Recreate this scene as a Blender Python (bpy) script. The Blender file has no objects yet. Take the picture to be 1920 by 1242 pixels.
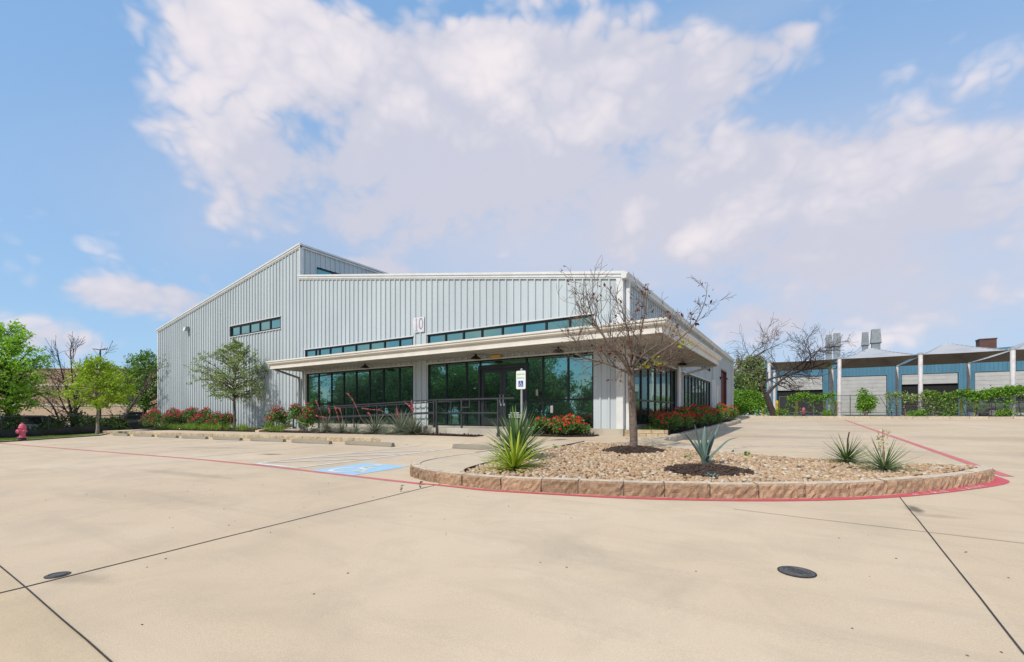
import bpy, math, random
import numpy as np
from mathutils import Vector, Matrix

# ------------------------------------------------------------------ camera, sky, sun, exposure
SC = bpy.context.scene
COL = SC.collection
R = math.radians
TH = math.atan2(540, 852)
cT, sT = math.cos(TH), math.sin(TH)
CAM_H = 1.1

cam = bpy.data.cameras.new('camera')
cam.sensor_width = 36
cam.lens = 852 / 1920 * 36
cam.shift_y = 155 / 1920
cam.clip_start = .05
cam.clip_end = 3000
co = bpy.data.objects.new('camera', cam)
co.location = (0, 0, CAM_H)
co.rotation_euler = (R(90), 0, TH)
COL.objects.link(co)
SC.camera = co

SUN_TRAVEL = Vector((.15, .85, -.84)).normalized()
sun = bpy.data.lights.new('sun', 'SUN')
sun.energy = 3.0
sun.angle = R(1.2)
sun.color = (1, .955, .89)
so = bpy.data.objects.new('sun', sun)
so.rotation_euler = SUN_TRAVEL.to_track_quat('-Z', 'Y').to_euler()
so.location = (0, 0, 40)
COL.objects.link(so)
SUN_EL = math.asin(-SUN_TRAVEL.z)
SUN_ROT = math.atan2(-SUN_TRAVEL.x, -SUN_TRAVEL.y) % (2 * math.pi)

SC.view_settings.view_transform = 'Standard'
SC.view_settings.look = 'None'
SC.view_settings.gamma = 1
SC.view_settings.use_curve_mapping = False
SC.view_settings.exposure = 0.3
SC.cycles.max_bounces = 6
SC.cycles.transparent_max_bounces = 8


def dir_of(px, py):
    a = (px - 960) / 852
    b = (776 - py) / 852
    v = Vector((cT * a - sT, sT * a + cT, b)).normalized()
    return v


def make_world():
    w = bpy.data.worlds.new('World')
    SC.world = w
    w.use_nodes = True
    nt = w.node_tree
    nt.nodes.clear()
    N, Lk = nt.nodes.new, nt.links.new
    out = N('ShaderNodeOutputWorld')
    bg = N('ShaderNodeBackground')
    bg.inputs['Strength'].default_value = .12
    Lk(bg.outputs[0], out.inputs[0])
    sky = N('ShaderNodeTexSky')
    sky.sky_type = 'NISHITA'
    sky.sun_disc = False
    sky.sun_elevation = SUN_EL
    sky.sun_rotation = SUN_ROT
    sky.air_density = 1.0
    sky.dust_density = .6
    sky.ozone_density = 1.4
    tc = N('ShaderNodeTexCoord')
    sep = N('ShaderNodeSeparateXYZ')
    Lk(tc.outputs['Generated'], sep.inputs[0])

    def M(op, a, b=None, c=None, clamp=False):
        n = N('ShaderNodeMath')
        n.operation = op
        n.use_clamp = clamp
        for i, v in enumerate((a, b, c)):
            if v is None:
                continue
            if isinstance(v, (int, float)):
                n.inputs[i].default_value = v
            else:
                Lk(v, n.inputs[i])
        return n.outputs[0]
    az = M('ARCTAN2', sep.outputs[0], sep.outputs[1])
    el = M('ARCSINE', M('MAXIMUM', M('MINIMUM', sep.outputs[2], .9999), -.9999))

    def noise(scale, det, rough, vec, dist=0):
        n = N('ShaderNodeTexNoise')
        n.inputs['Scale'].default_value = scale
        n.inputs['Detail'].default_value = det
        n.inputs['Roughness'].default_value = rough
        n.inputs['Distortion'].default_value = dist
        Lk(vec, n.inputs['Vector'])
        return n.outputs['Fac']
    mp = N('ShaderNodeMapping')
    mp.inputs['Scale'].default_value = (1, 1, 1.35)
    Lk(tc.outputs['Generated'], mp.inputs['Vector'])
    # heaped billows: folded noise has round tops and creased valleys
    puff = None
    for scl, wt in ((4.2, .55), (9.0, .32), (19.0, .20), (40.0, .12)):
        f = M('MULTIPLY', M('ABSOLUTE', M('SUBTRACT', noise(scl, 0, .5, mp.outputs[0], .25), .5)), 2 * wt * 1.9)
        puff = f if puff is None else M('ADD', puff, f)
    n1 = noise(3.0, 8, .56, mp.outputs[0], 0)
    mp2 = N('ShaderNodeMapping')
    mp2.inputs['Scale'].default_value = (1, 1, 1.6)
    mp2.inputs['Location'].default_value = (3.1, 1.7, .05)
    Lk(tc.outputs['Generated'], mp2.inputs['Vector'])
    n2 = noise(7.5, 7, .55, mp2.outputs[0], .2)
    def banks(lst, fall):
        tot = None
        for (px, py, rx, ry, wt) in lst:
            d = dir_of(px, py)
            a0 = math.atan2(d.x, d.y)
            e0 = math.asin(d.z)
            d1, d2 = dir_of(px - rx, py), dir_of(px + rx, py)
            ra = abs(math.atan2(d2.x, d2.y) - math.atan2(d1.x, d1.y)) / 2
            re = abs(math.asin(dir_of(px, py - ry).z) - math.asin(dir_of(px, py + ry).z)) / 2
            u = M('DIVIDE', M('SUBTRACT', az, a0), ra)
            v = M('DIVIDE', M('SUBTRACT', el, e0), re)
            rr = M('ADD', M('MULTIPLY', u, u), M('MULTIPLY', v, v))
            g = M('MULTIPLY', M('EXPONENT', M('MULTIPLY', rr, -fall)), wt)
            tot = g if tot is None else M('MAXIMUM', tot, g)
        return tot
    # heaped cloud: (centre, half width, half height, weight), sizes in photo pixels
    heap = banks([(900, 190, 520, 175, 1.1), (560, 120, 270, 100, 1.05), (560, 300, 260, 100, .85), (1200, 170, 320, 140, 1.05), (430, 290, 130, 60, .7),
                  (880, 340, 470, 150, 1.0), (1400, 350, 470, 150, .98), (1560, 290, 160, 90, .7), (1850, 300, 190, 110, .9), (1600, 430, 420, 130, .8), (1750, 560, 300, 70, .45), (1720, 400, 330, 110, .85), (1250, 430, 460, 110, .62),
                  (250, 560, 190, 45, .8), (110, 640, 160, 45, .75), (1430, 600, 160, 50, .85), (330, 5, 200, 24, .42), (560, 5, 120, 22, .42), (680, 25, 50, 22, .5), (1500, 5, 70, 16, .6), (1500, 70, 60, 18, .5),
                  (950, 10, 380, 40, .55), (700, 505, 160, 25, .6), (60, 700, 200, 40, .6)], 1.0)
    back = M('MULTIPLY', M('LESS_THAN', sep.outputs[1], -.1), .40)
    heap = M('MAXIMUM', heap, back)
    clear = banks([(60, 130, 290, 230, .42), (1720, 100, 260, 130, .5), (975, 495, 120, 70, .9), (590, 265, 60, 40, .25), (250, 420, 220, 90, .2), (700, -20, 420, 50, .5), (1500, -20, 260, 60, .4)], 1.0)
    heap = M('SUBTRACT', heap, clear)
    dens = M('ADD', M('MULTIPLY', heap, .68), M('MULTIPLY', M('SUBTRACT', n1, .5), .75))
    dens = M('ADD', dens, M('MULTIPLY', M('SUBTRACT', puff, .42), .55))
    dens = M('ADD', dens, M('MULTIPLY', M('SUBTRACT', n2, .5), .45))
    mr = N('ShaderNodeMapRange')
    mr.interpolation_type = 'SMOOTHSTEP'
    mr.inputs[1].default_value = .13
    mr.inputs[2].default_value = .46
    Lk(dens, mr.inputs[0])
    mask = M('MULTIPLY', mr.outputs[0], .95)
    # thin milky sheet low down on the right and below the heap
    thin = banks([(1150, 450, 660, 170, 1.0), (1650, 520, 520, 190, 1.0), (700, 430, 400, 120, .6), (400, 420, 200, 120, .35), (1300, 60, 300, 60, .3)], .9)
    thin = M('MULTIPLY', thin, M('ADD', .45, M('MULTIPLY', n1, .9)), None, True)
    # haze towards the horizon
    veil = M('MULTIPLY', M('POWER', M('SUBTRACT', 1, M('MAXIMUM', M('MINIMUM', sep.outputs[2], 1), 0)), 4.5), .9)
    sh = N('ShaderNodeMapRange')
    sh.interpolation_type = 'SMOOTHSTEP'
    sh.inputs[1].default_value = .30
    sh.inputs[2].default_value = .78
    low = banks([(960, 400, 560, 130, .30), (1500, 480, 400, 130, .22)], 1.0)
    Lk(M('SUBTRACT', M('ADD', M('MULTIPLY', noise(2.6, 5, .5, mp2.outputs[0], .2), .55), M('MULTIPLY', puff, .45)), low), sh.inputs[0])

    def mixn(f, a, b, mode='MIX'):
        n = N('ShaderNodeMix')
        n.data_type = 'RGBA'
        n.blend_type = mode
        for i, v in ((0, f), (6, a), (7, b)):
            if isinstance(v, (int, float)):
                n.inputs[i].default_value = v
            elif isinstance(v, tuple):
                n.inputs[i].default_value = v + (1,)
            else:
                Lk(v, n.inputs[i])
        return n.outputs[2]
    cloud = mixn(sh.outputs[0], (4.2, 4.27, 5.0), (6.25, 5.75, 5.9))
    blue = mixn(.72, mixn(1.0, sky.outputs[0], (1.0, 1.2, 1.3), 'MULTIPLY'), (1.72, 3.25, 5.55))
    c = mixn(veil, blue, (3.0, 4.4, 5.8))
    c = mixn(thin, c, (4.25, 4.42, 5.2))
    c = mixn(mask, c, cloud)
    Lk(c, bg.inputs['Color'])


make_world()

# ------------------------------------------------------------------ helpers
OFF = {}


class MB:
    """collects shapes and links them as ONE mesh object"""

    def __init__(s):
        s.v, s.f, s.m = [], [], []

    def add(s, vs, fs, mi=0):
        b = len(s.v)
        s.v.extend([tuple(p) for p in vs])
        for f in fs:
            s.f.append(tuple(i + b for i in f))
            s.m.append(mi)

    def box(s, x0, y0, z0, x1, y1, z1, mi=0):
        s.hexa([(x0, y0, z0), (x1, y0, z0), (x1, y1, z0), (x0, y1, z0), (x0, y0, z1), (x1, y0, z1), (x1, y1, z1), (x0, y1, z1)], mi)

    def hexa(s, p, mi=0):
        s.add(p, [(0, 3, 2, 1), (4, 5, 6, 7), (0, 1, 5, 4), (1, 2, 6, 5), (2, 3, 7, 6), (3, 0, 4, 7)], mi)

    def beam(s, a, b, w, h, mi=0):
        """rectangular bar from a to b; w across (horizontal), h up"""
        a, b = Vector(a), Vector(b)
        d = (b - a).normalized()
        up = Vector((0, 0, 1)) if abs(d.z) < .95 else Vector((0, 1, 0))
        x = d.cross(up).normalized()
        y = x.cross(d).normalized()
        P = []
        for q in (a, b):
            for (i, j) in ((-1, -1), (1, -1), (1, 1), (-1, 1)):
                P.append(q + x * (i * w / 2) + y * (j * h / 2))
        s.hexa(P, mi)

    def tube(s, pts, rad, n=6, mi=0, cap=True):
        pts = [Vector(p) for p in pts]
        if isinstance(rad, (int, float)):
            rad = [rad] * len(pts)
        d0 = (pts[1] - pts[0]).normalized()
        x = d0.orthogonal().normalized()
        vs = []
        for i, p in enumerate(pts):
            a = pts[max(i - 1, 0)]
            b = pts[min(i + 1, len(pts) - 1)]
            d = (b - a).normalized()
            x = (x - d * x.dot(d))
            x = x.normalized() if x.length > 1e-6 else d.orthogonal().normalized()
            y = d.cross(x)
            for k in range(n):
                t = 2 * math.pi * k / n
                vs.append(p + (x * math.cos(t) + y * math.sin(t)) * rad[i])
        fs = []
        for i in range(len(pts) - 1):
            for k in range(n):
                a = i * n + k
                b = i * n + (k + 1) % n
                fs.append((a, b, b + n, a + n))
        if cap:
            fs.append(tuple(range(n))[::-1])
            fs.append(tuple((len(pts) - 1) * n + k for k in range(n)))
        s.add(vs, fs, mi)

    def lathe(s, prof, n=16, c=(0, 0, 0), mi=0, axis='Z'):
        vs, fs = [], []
        for (r, z) in prof:
            for k in range(n):
                t = 2 * math.pi * k / n
                q = (r * math.cos(t), r * math.sin(t), z)
                if axis == 'X':
                    q = (q[2], q[0], q[1])
                elif axis == 'Y':
                    q = (q[0], q[2], q[1])
                vs.append((c[0] + q[0], c[1] + q[1], c[2] + q[2]))
        for i in range(len(prof) - 1):
            for k in range(n):
                a = i * n + k
                b = i * n + (k + 1) % n
                fs.append((a, b, b + n, a + n))
        fs.append(tuple(range(n))[::-1])
        fs.append(tuple((len(prof) - 1) * n + k for k in range(n)))
        s.add(vs, fs, mi)

    def prism(s, poly, z0, z1, mi=0, top=None):
        n = len(poly)
        vs = [(x, y, z0) for x, y in poly] + [(x, y, z1) for x, y in poly]
        s.add(vs, [tuple(range(n, 2 * n))], mi if top is None else top)
        s.add(vs, [tuple(range(n))[::-1]] + [(i, (i + 1) % n, (i + 1) % n + n, i + n) for i in range(n)], mi)

    def build(s, name, mats, parent=None, smooth=False):
        me = bpy.data.meshes.new(name)
        off = OFF.get(parent.name, (0, 0, 0)) if parent else (0, 0, 0)
        vs = s.v if off == (0, 0, 0) else [(a - off[0], b - off[1], c - off[2]) for a, b, c in s.v]
        me.from_pydata(vs, [], s.f)
        mats = mats if isinstance(mats, (list, tuple)) else [mats]
        for m in mats:
            me.materials.append(m)
        if len(mats) > 1:
            me.polygons.foreach_set('material_index', s.m)
        if smooth:
            me.polygons.foreach_set('use_smooth', [True] * len(s.f))
        me.update()
        return link(name, me, parent)


def link(name, me, parent=None):
    o = bpy.data.objects.new(name, me)
    COL.objects.link(o)
    if parent:
        o.parent = parent
        if parent.name in OFF:
            OFF[o.name] = OFF[parent.name]
    return o


def np_mesh(name, V, F, mat, parent=None, smooth=False):
    """V (n,3) array, F (m,k) array of equal-sided faces"""
    me = bpy.data.meshes.new(name)
    V = np.asarray(V, dtype=np.float32)
    if parent and parent.name in OFF:
        V = V - np.array(OFF[parent.name], dtype=np.float32)
    F = np.asarray(F, dtype=np.int32)
    k = F.shape[1]
    me.vertices.add(len(V))
    me.vertices.foreach_set('co', V.ravel())
    me.loops.add(F.size)
    me.loops.foreach_set('vertex_index', F.ravel())
    me.polygons.add(len(F))
    me.polygons.foreach_set('loop_start', np.arange(0, F.size, k, dtype=np.int32))
    me.polygons.foreach_set('loop_total', np.full(len(F), k, dtype=np.int32))
    if smooth:
        me.polygons.foreach_set('use_smooth', np.ones(len(F), dtype=bool))
    me.materials.append(mat)
    me.update(calc_edges=True)
    return link(name, me, parent)


def tag(o, label=None, cat=None, group=None, kind=None):
    if label:
        o['label'] = label
    if cat:
        o['category'] = cat
    if group:
        o['group'] = group
    if kind:
        o['kind'] = kind
    return o


def empty(name, loc=(0, 0, 0), label=None, cat=None, group=None, rz=0, world=False):
    o = bpy.data.objects.new(name, None)
    o.empty_display_size = .3
    COL.objects.link(o)
    o.location = loc
    o.rotation_euler.z = rz
    tag(o, label, cat, group)
    if world:
        OFF[o.name] = tuple(loc)
    return o


def kids(o):
    return [c for c in o.children]


def copy_tree(o, loc, rz=0, label=None, scale=None):
    def rec(q, par):
        c = q.copy()
        COL.objects.link(c)
        c.parent = par
        for ch in kids(q):
            rec(ch, c)
        return c
    c = rec(o, None)
    c.location = loc
    c.rotation_euler.z = rz
    if scale:
        c.scale = scale
    if label:
        c['label'] = label
    return c


def gz(x, y):
    """the lot rises gently away from the camera and falls a little to the left"""
    return .0164 * max(-40, min(60, y)) + .0105 * max(-40, min(0, x + 11))


def at(px, py, dz=0.0):
    """real ground point seen at a photo pixel (1920 wide)"""
    a, b = (px - 960) / 852, (776 - py) / 852
    d = (cT * a - sT, sT * a + cT, b)
    lo, hi = .1, 300.
    for _ in range(60):
        t = (lo + hi) / 2
        if CAM_H + t * d[2] - gz(t * d[0], t * d[1]) - dz > 0:
            lo = t
        else:
            hi = t
    return Vector((t * d[0], t * d[1], CAM_H + t * d[2]))


def onY(px, py, Y):
    a, b = (px - 960) / 852, (776 - py) / 852
    dx, dy = cT * a - sT, sT * a + cT
    t = Y / dy
    return Vector((t * dx, Y, CAM_H + t * b))


def onD(px, py, D):
    a, b = (px - 960) / 852, (776 - py) / 852
    return Vector((D * (cT * a - sT), D * (sT * a + cT), CAM_H + D * b))


# ------------------------------------------------------------------ materials
def nodes(m):
    m.use_nodes = True
    nt = m.node_tree
    b = nt.nodes['Principled BSDF']
    return nt, b, nt.nodes.new, nt.links.new


def mathn(nt, op, a, b=None, clamp=False):
    n = nt.nodes.new('ShaderNodeMath')
    n.operation = op
    n.use_clamp = clamp
    for i, v in enumerate((a, b)):
        if v is None:
            continue
        if isinstance(v, (int, float)):
            n.inputs[i].default_value = v
        else:
            nt.links.new(v, n.inputs[i])
    return n.outputs[0]


def noisen(nt, vec, scale, det=4, rough=.55, dist=0):
    n = nt.nodes.new('ShaderNodeTexNoise')
    n.inputs['Scale'].default_value = scale
    n.inputs['Detail'].default_value = det
    n.inputs['Roughness'].default_value = rough
    n.inputs['Distortion'].default_value = dist
    nt.links.new(vec, n.inputs['Vector'])
    return n.outputs['Fac']


def maprange(nt, v, a, b, c, d, smooth=False):
    n = nt.nodes.new('ShaderNodeMapRange')
    if smooth:
        n.interpolation_type = 'SMOOTHSTEP'
    nt.links.new(v, n.inputs[0])
    for i, q in enumerate((a, b, c, d)):
        n.inputs[i + 1].default_value = q
    return n.outputs[0]


def mixc(nt, fac, a, b, mode='MIX'):
    n = nt.nodes.new('ShaderNodeMix')
    n.data_type = 'RGBA'
    n.blend_type = mode
    for i, v in ((0, fac), (6, a), (7, b)):
        if isinstance(v, (int, float)):
            n.inputs[i].default_value = v
        elif isinstance(v, tuple):
            n.inputs[i].default_value = (v + (1,))[:4]
        else:
            nt.links.new(v, n.inputs[i])
    return n.outputs[2]


def pmat(name, col, rough=.6, metal=0., var=.12, scale=3., bump=0., bscale=30., col2=None, island=0., spec=.5, stretch=None):
    """painted / solid surface with gentle mottling; col2 = stains or second tone"""
    m = bpy.data.materials.new(name)
    nt, b, N, Lk = nodes(m)
    tc = N('ShaderNodeTexCoord').outputs['Object']
    if stretch:
        mp = N('ShaderNodeMapping')
        mp.inputs['Scale'].default_value = stretch
        Lk(tc, mp.inputs[0])
        tc = mp.outputs[0]
    n = noisen(nt, tc, scale, 6, .6)
    c2 = col2 if col2 else tuple(c * (1 - 2 * var) for c in col)
    fac = maprange(nt, n, .35, .68, 0, 1)
    c = mixc(nt, fac, col, c2)
    if island:
        g = N('ShaderNodeNewGeometry').outputs['Random Per Island']
        c = mixc(nt, 1.0, c, mixc(nt, g, (1 - island,) * 3, (1 + island,) * 3), 'MULTIPLY')
    Lk(c, b.inputs['Base Color'])
    b.inputs['Roughness'].default_value = rough
    b.inputs['Metallic'].default_value = metal
    b.inputs['Specular IOR Level'].default_value = spec
    if bump:
        bn = N('ShaderNodeBump')
        bn.inputs['Strength'].default_value = bump
        bn.inputs['Distance'].default_value = .02
        Lk(noisen(nt, tc, bscale, 5, .6), bn.inputs['Height'])
        Lk(bn.outputs[0], b.inputs['Normal'])
    return m


def leafmat(name, c1, c2, trans=.3, rough=.5, c3=None):
    m = bpy.data.materials.new(name)
    nt, b, N, Lk = nodes(m)
    g = N('ShaderNodeNewGeometry').outputs['Random Per Island']
    c = mixc(nt, g, c1, c2)
    if c3:
        tc = N('ShaderNodeTexCoord').outputs['Object']
        c = mixc(nt, maprange(nt, noisen(nt, tc, 1.3, 2), .5, .7, 0, .8), c, c3)
    Lk(c, b.inputs['Base Color'])
    b.inputs['Roughness'].default_value = rough
    b.inputs['Specular IOR Level'].default_value = .35
    tr = N('ShaderNodeBsdfTranslucent')
    Lk(c, tr.inputs['Color'])
    mx = N('ShaderNodeMixShader')
    mx.inputs[0].default_value = trans
    Lk(b.outputs[0], mx.inputs[1])
    Lk(tr.outputs[0], mx.inputs[2])
    Lk(mx.outputs[0], nt.nodes['Material Output'].inputs[0])
    return m


def concretemat(name, base, warm, dark, stains=()):
    m = bpy.data.materials.new(name)
    nt, b, N, Lk = nodes(m)
    tc = N('ShaderNodeTexCoord').outputs['Object']
    big = noisen(nt, tc, .22, 5, .6, .4)
    c = mixc(nt, maprange(nt, big, .36, .66, 0, 1), tuple(q * 1.03 for q in base), tuple(q * .95 for q in warm))
    mid = noisen(nt, tc, 1.1, 7, .65, .6)
    c = mixc(nt, maprange(nt, mid, .46, .76, 0, .62), c, dark)
    # faint tyre / broom streaks
    mp = N('ShaderNodeMapping')
    mp.inputs['Scale'].default_value = (.25, 2.2, 1)
    mp.inputs['Rotation'].default_value = (0, 0, .5)
    Lk(tc, mp.inputs[0])
    st = noisen(nt, mp.outputs[0], 1.6, 5, .6, .3)
    c = mixc(nt, maprange(nt, st, .52, .80, 0, .48), c, dark)
    # exposed sand and aggregate speckle
    sp = noisen(nt, tc, 130, 2, .6)
    c = mixc(nt, 1.0, c, mixc(nt, maprange(nt, sp, .3, .7, 0, 1), (.91, .905, .89), (1.08, 1.08, 1.08)), 'MULTIPLY')
    vo = N('ShaderNodeTexVoronoi')
    vo.inputs['Scale'].default_value = 60
    Lk(tc, vo.inputs['Vector'])
    pit = maprange(nt, vo.outputs['Distance'], .05, .14, 1, 0)
    pit = mathn(nt, 'MULTIPLY', pit, maprange(nt, noisen(nt, tc, 1.7, 3), .5, .7, 0, .45))
    c = mixc(nt, pit, c, tuple(q * .6 for q in dark))
    if stains:
        sx_ = N('ShaderNodeSeparateXYZ')
        Lk(tc, sx_.inputs[0])
        near = mathn(nt, 'LESS_THAN', sx_.outputs[1], .76)
        c = mixc(nt, mathn(nt, 'MULTIPLY', near, .9), c, mixc(nt, 1.0, c, (.96, .945, .89), 'MULTIPLY'))
        rt_ = mathn(nt, 'GREATER_THAN', sx_.outputs[0], .9)
        c = mixc(nt, rt_, c, mixc(nt, 1.0, c, (.975, .965, .95), 'MULTIPLY'))
        lf_ = mathn(nt, 'LESS_THAN', sx_.outputs[0], -4.2)
        c = mixc(nt, lf_, c, mixc(nt, 1.0, c, (.985, .98, .985), 'MULTIPLY'))
    for (x, y, sx, sy, rot, amt) in stains:
        mp = N('ShaderNodeMapping')
        mp.vector_type = 'TEXTURE'
        mp.inputs['Location'].default_value = (x, y, gz(x, y))
        mp.inputs['Rotation'].default_value = (0, 0, rot)
        mp.inputs['Scale'].default_value = (sx, sy, 1)
        Lk(tc, mp.inputs[0])
        ln = N('ShaderNodeVectorMath')
        ln.operation = 'LENGTH'
        Lk(mp.outputs[0], ln.inputs[0])
        d = mathn(nt, 'ADD', ln.outputs['Value'], mathn(nt, 'MULTIPLY', mathn(nt, 'SUBTRACT', noisen(nt, tc, 6, 4), .5), 1.2))
        f = mathn(nt, 'MULTIPLY', maprange(nt, d, .25, 1.1, 1, 0, True), amt)
        c = mixc(nt, f, c, (.13, .105, .075))
    Lk(c, b.inputs['Base Color'])
    b.inputs['Roughness'].default_value = .86
    b.inputs['Specular IOR Level'].default_value = .25
    bn = N('ShaderNodeBump')
    bn.inputs['Strength'].default_value = .25
    bn.inputs['Distance'].default_value = .006
    Lk(sp, bn.inputs['Height'])
    Lk(bn.outputs[0], b.inputs['Normal'])
    return m


def glassmat(name, tint, dark):
    m = bpy.data.materials.new(name)
    nt, b, N, Lk = nodes(m)
    b.inputs['Base Color'].default_value = dark + (1,)
    b.inputs['Roughness'].default_value = .2
    gl = N('ShaderNodeBsdfGlossy')
    gl.inputs['Color'].default_value = tint + (1,)
    gl.inputs['Roughness'].default_value = .015
    tc = N('ShaderNodeTexCoord').outputs['Object']
    bn = N('ShaderNodeBump')
    bn.inputs['Strength'].default_value = .12
    bn.inputs['Distance'].default_value = .02
    Lk(noisen(nt, tc, .9, 2), bn.inputs['Height'])
    Lk(bn.outputs[0], gl.inputs['Normal'])
    ad = N('ShaderNodeAddShader')
    Lk(b.outputs[0], ad.inputs[0])
    Lk(gl.outputs[0], ad.inputs[1])
    Lk(ad.outputs[0], nt.nodes['Material Output'].inputs[0])
    return m


def brickmat(name, c1, c2, mortar):
    m = bpy.data.materials.new(name)
    nt, b, N, Lk = nodes(m)
    tc = N('ShaderNodeTexCoord').outputs['Object']
    mp = N('ShaderNodeMapping')
    mp.inputs['Rotation'].default_value = (R(90), 0, 0)
    Lk(tc, mp.inputs[0])
    br = N('ShaderNodeTexBrick')
    br.inputs['Color1'].default_value = c1 + (1,)
    br.inputs['Color2'].default_value = c2 + (1,)
    br.inputs['Mortar'].default_value = mortar + (1,)
    br.inputs['Scale'].default_value = 1
    br.inputs['Brick Width'].default_value = .4
    br.inputs['Row Height'].default_value = .2
    br.inputs['Mortar Size'].default_value = .012
    Lk(mp.outputs[0], br.inputs['Vector'])
    c = mixc(nt, maprange(nt, noisen(nt, tc, .7, 5), .3, .7, 0, .4), br.outputs[0], tuple(q * .75 for q in c1))
    Lk(c, b.inputs['Base Color'])
    b.inputs['Roughness'].default_value = .9
    return m


MT = {}
STA, STB, STC = at(1716, 956), at(1742, 976), at(1752, 968)
MT['lot'] = concretemat('lot_concrete', (.615, .492, .347), (.595, .46, .31), (.43, .35, .25),
                        stains=[(STA.x, STA.y, (STB - STA).length * .55, .075, math.atan2((STB - STA).y, (STB - STA).x), .85), (STC.x, STC.y, .30, .12, .2, .28), (-11.0, 6.25, .42, .22, .3, .75), (-6.2, 7.0, .7, .25, .3, .3),
                                (-4.0, 1.0, .35, .12, .4, .3), (.7, 14.3, 2.4, .5, .1, .16), (-.3, 18.2, 2.6, 1.0, .05, .25), (3.5, 30, 3, 2, .1, .2), (.5, 23, 3, 1.2, .0, .2), (6, 20, 4, 1.6, .2, .2), (5, 14, 4, 1.0, .1, .16), (2, -0.2, 1.2, .5, .3, .12), (-1.5, 3.2, 1.4, .4, -.3, .10), (-7, 2.4, 1.8, .5, .2, .14), (-9, 3.6, 1.6, .2, .1, .25), (-15, 6.8, 2, .3, .2, .2)])
MT['walk'] = concretemat('walk_concrete', (.60, .485, .345), (.575, .455, .315), (.43, .35, .25))
MT['slab'] = concretemat('slab_concrete', (.50, .46, .385), (.45, .40, .31), (.20, .18, .14))
MT['stop'] = concretemat('wheel_stop_concrete', (.27, .245, .195), (.24, .215, .17), (.14, .125, .10))
MT['joint'] = pmat('joint_sealant', (.05, .045, .04), .9, var=.25, scale=8)
MT['hair'] = pmat('fine_joint', (.17, .14, .11), .9, var=.25, scale=8)
MT['white'] = pmat('white_paint', (.72, .71, .68), .8, var=.05, scale=3, col2=(.58, .52, .44))
MT['palewhite'] = pmat('worn_white_paint', (.70, .66, .59), .8, scale=4, col2=(.62, .53, .43))
MT['red'] = pmat('red_kerb_paint', (.62, .055, .085), .75, scale=14, col2=(.50, .13, .13))
MT['redworn'] = pmat('worn_red_paint', (.56, .12, .13), .8, scale=6, col2=(.52, .20, .17))
MT['blue'] = pmat('blue_paint', (.27, .50, .68), .8, scale=9, col2=(.42, .53, .58))
MT['signblue'] = pmat('sign_blue', (.02, .07, .42), .5)
MT['signwhite'] = pmat('sign_white', (.70, .73, .66), .5, var=.04)
MT['signgreen'] = pmat('sign_green', (.10, .30, .14), .5)
MT['siding'] = pmat('pale_metal_siding', (.44, .482, .487), .42, .0, scale=.8, col2=(.395, .437, .447), spec=.5, stretch=(1, 1, .35))
def sidingmat(name, base):
    m = bpy.data.materials.new(name)
    nt, b, N, Lk = nodes(m)
    tc = N('ShaderNodeTexCoord').outputs['Object']
    def mapped(sc):
        mp = N('ShaderNodeMapping')
        mp.inputs['Scale'].default_value = sc
        Lk(tc, mp.inputs[0])
        return mp.outputs[0]
    c = mixc(nt, maprange(nt, noisen(nt, mapped((.7, .7, .3)), 1, 5), .35, .68, 0, 1), base, tuple(q * .91 for q in base))
    st = noisen(nt, mapped((5.5, 5.5, .16)), 1, 5, .6)
    c = mixc(nt, maprange(nt, st, .50, .80, 0, .32), c, tuple(q * f for q, f in zip(base, (.72, .71, .67))))
    spk = noisen(nt, mapped((9, 9, 5)), 1, 2, .5)
    c = mixc(nt, maprange(nt, spk, .72, .80, 0, .25), c, tuple(q * .5 for q in base))
    # each sheet of the cladding a touch lighter or darker
    sp = N('ShaderNodeSeparateXYZ')
    Lk(tc, sp.inputs[0])
    fl = mathn(nt, 'FLOOR', mathn(nt, 'MULTIPLY', mathn(nt, 'ADD', sp.outputs[0], sp.outputs[1]), 1.0936))
    wn = N('ShaderNodeTexWhiteNoise')
    wn.noise_dimensions = '1D'
    Lk(fl, wn.inputs['W'])
    c = mixc(nt, 1.0, c, mixc(nt, wn.outputs['Value'], (.955, .955, .96), (1.03, 1.03, 1.025)), 'MULTIPLY')
    Lk(c, b.inputs['Base Color'])
    b.inputs['Roughness'].default_value = .4
    bn = N('ShaderNodeBump')
    bn.inputs['Strength'].default_value = .5
    bn.inputs['Distance'].default_value = .012
    Lk(noisen(nt, mapped((2.2, 2.2, .9)), 1, 3), bn.inputs['Height'])
    Lk(bn.outputs[0], b.inputs['Normal'])
    return m


MT['siding'] = sidingmat('ribbed_pale_siding', (.48, .53, .54))
MT['trim'] = pmat('pale_trim', (.64, .64, .62), .45, scale=2, col2=(.56, .56, .54))
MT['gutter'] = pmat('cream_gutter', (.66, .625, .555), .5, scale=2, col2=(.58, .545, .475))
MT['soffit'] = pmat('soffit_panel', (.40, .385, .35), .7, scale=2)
MT['roof'] = pmat('metal_roof', (.50, .52, .53), .45, scale=1)
MT['bronze'] = pmat('dark_bronze_frame', (.018, .02, .021), .35, .3, scale=3)
MT['greyframe'] = pmat('grey_door_frame', (.03, .035, .04), .4, .2, scale=3)
MT['glass'] = glassmat('tinted_glass', (.165, .35, .32), (.002, .006, .006))
MT['sideglass'] = glassmat('side_tinted_glass', (.22, .36, .34), (.002, .005, .005))
MT['black'] = pmat('black_metal', (.014, .014, .015), .4, .2, scale=4)
MT['rail'] = pmat('black_rail_paint', (.05, .054, .058), .4, .2, scale=5)
MT['steel'] = pmat('galvanised_post', (.46, .47, .46), .45, .5, scale=6)
MT['maroon'] = pmat('maroon_door', (.11, .022, .022), .5, scale=2)
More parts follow.
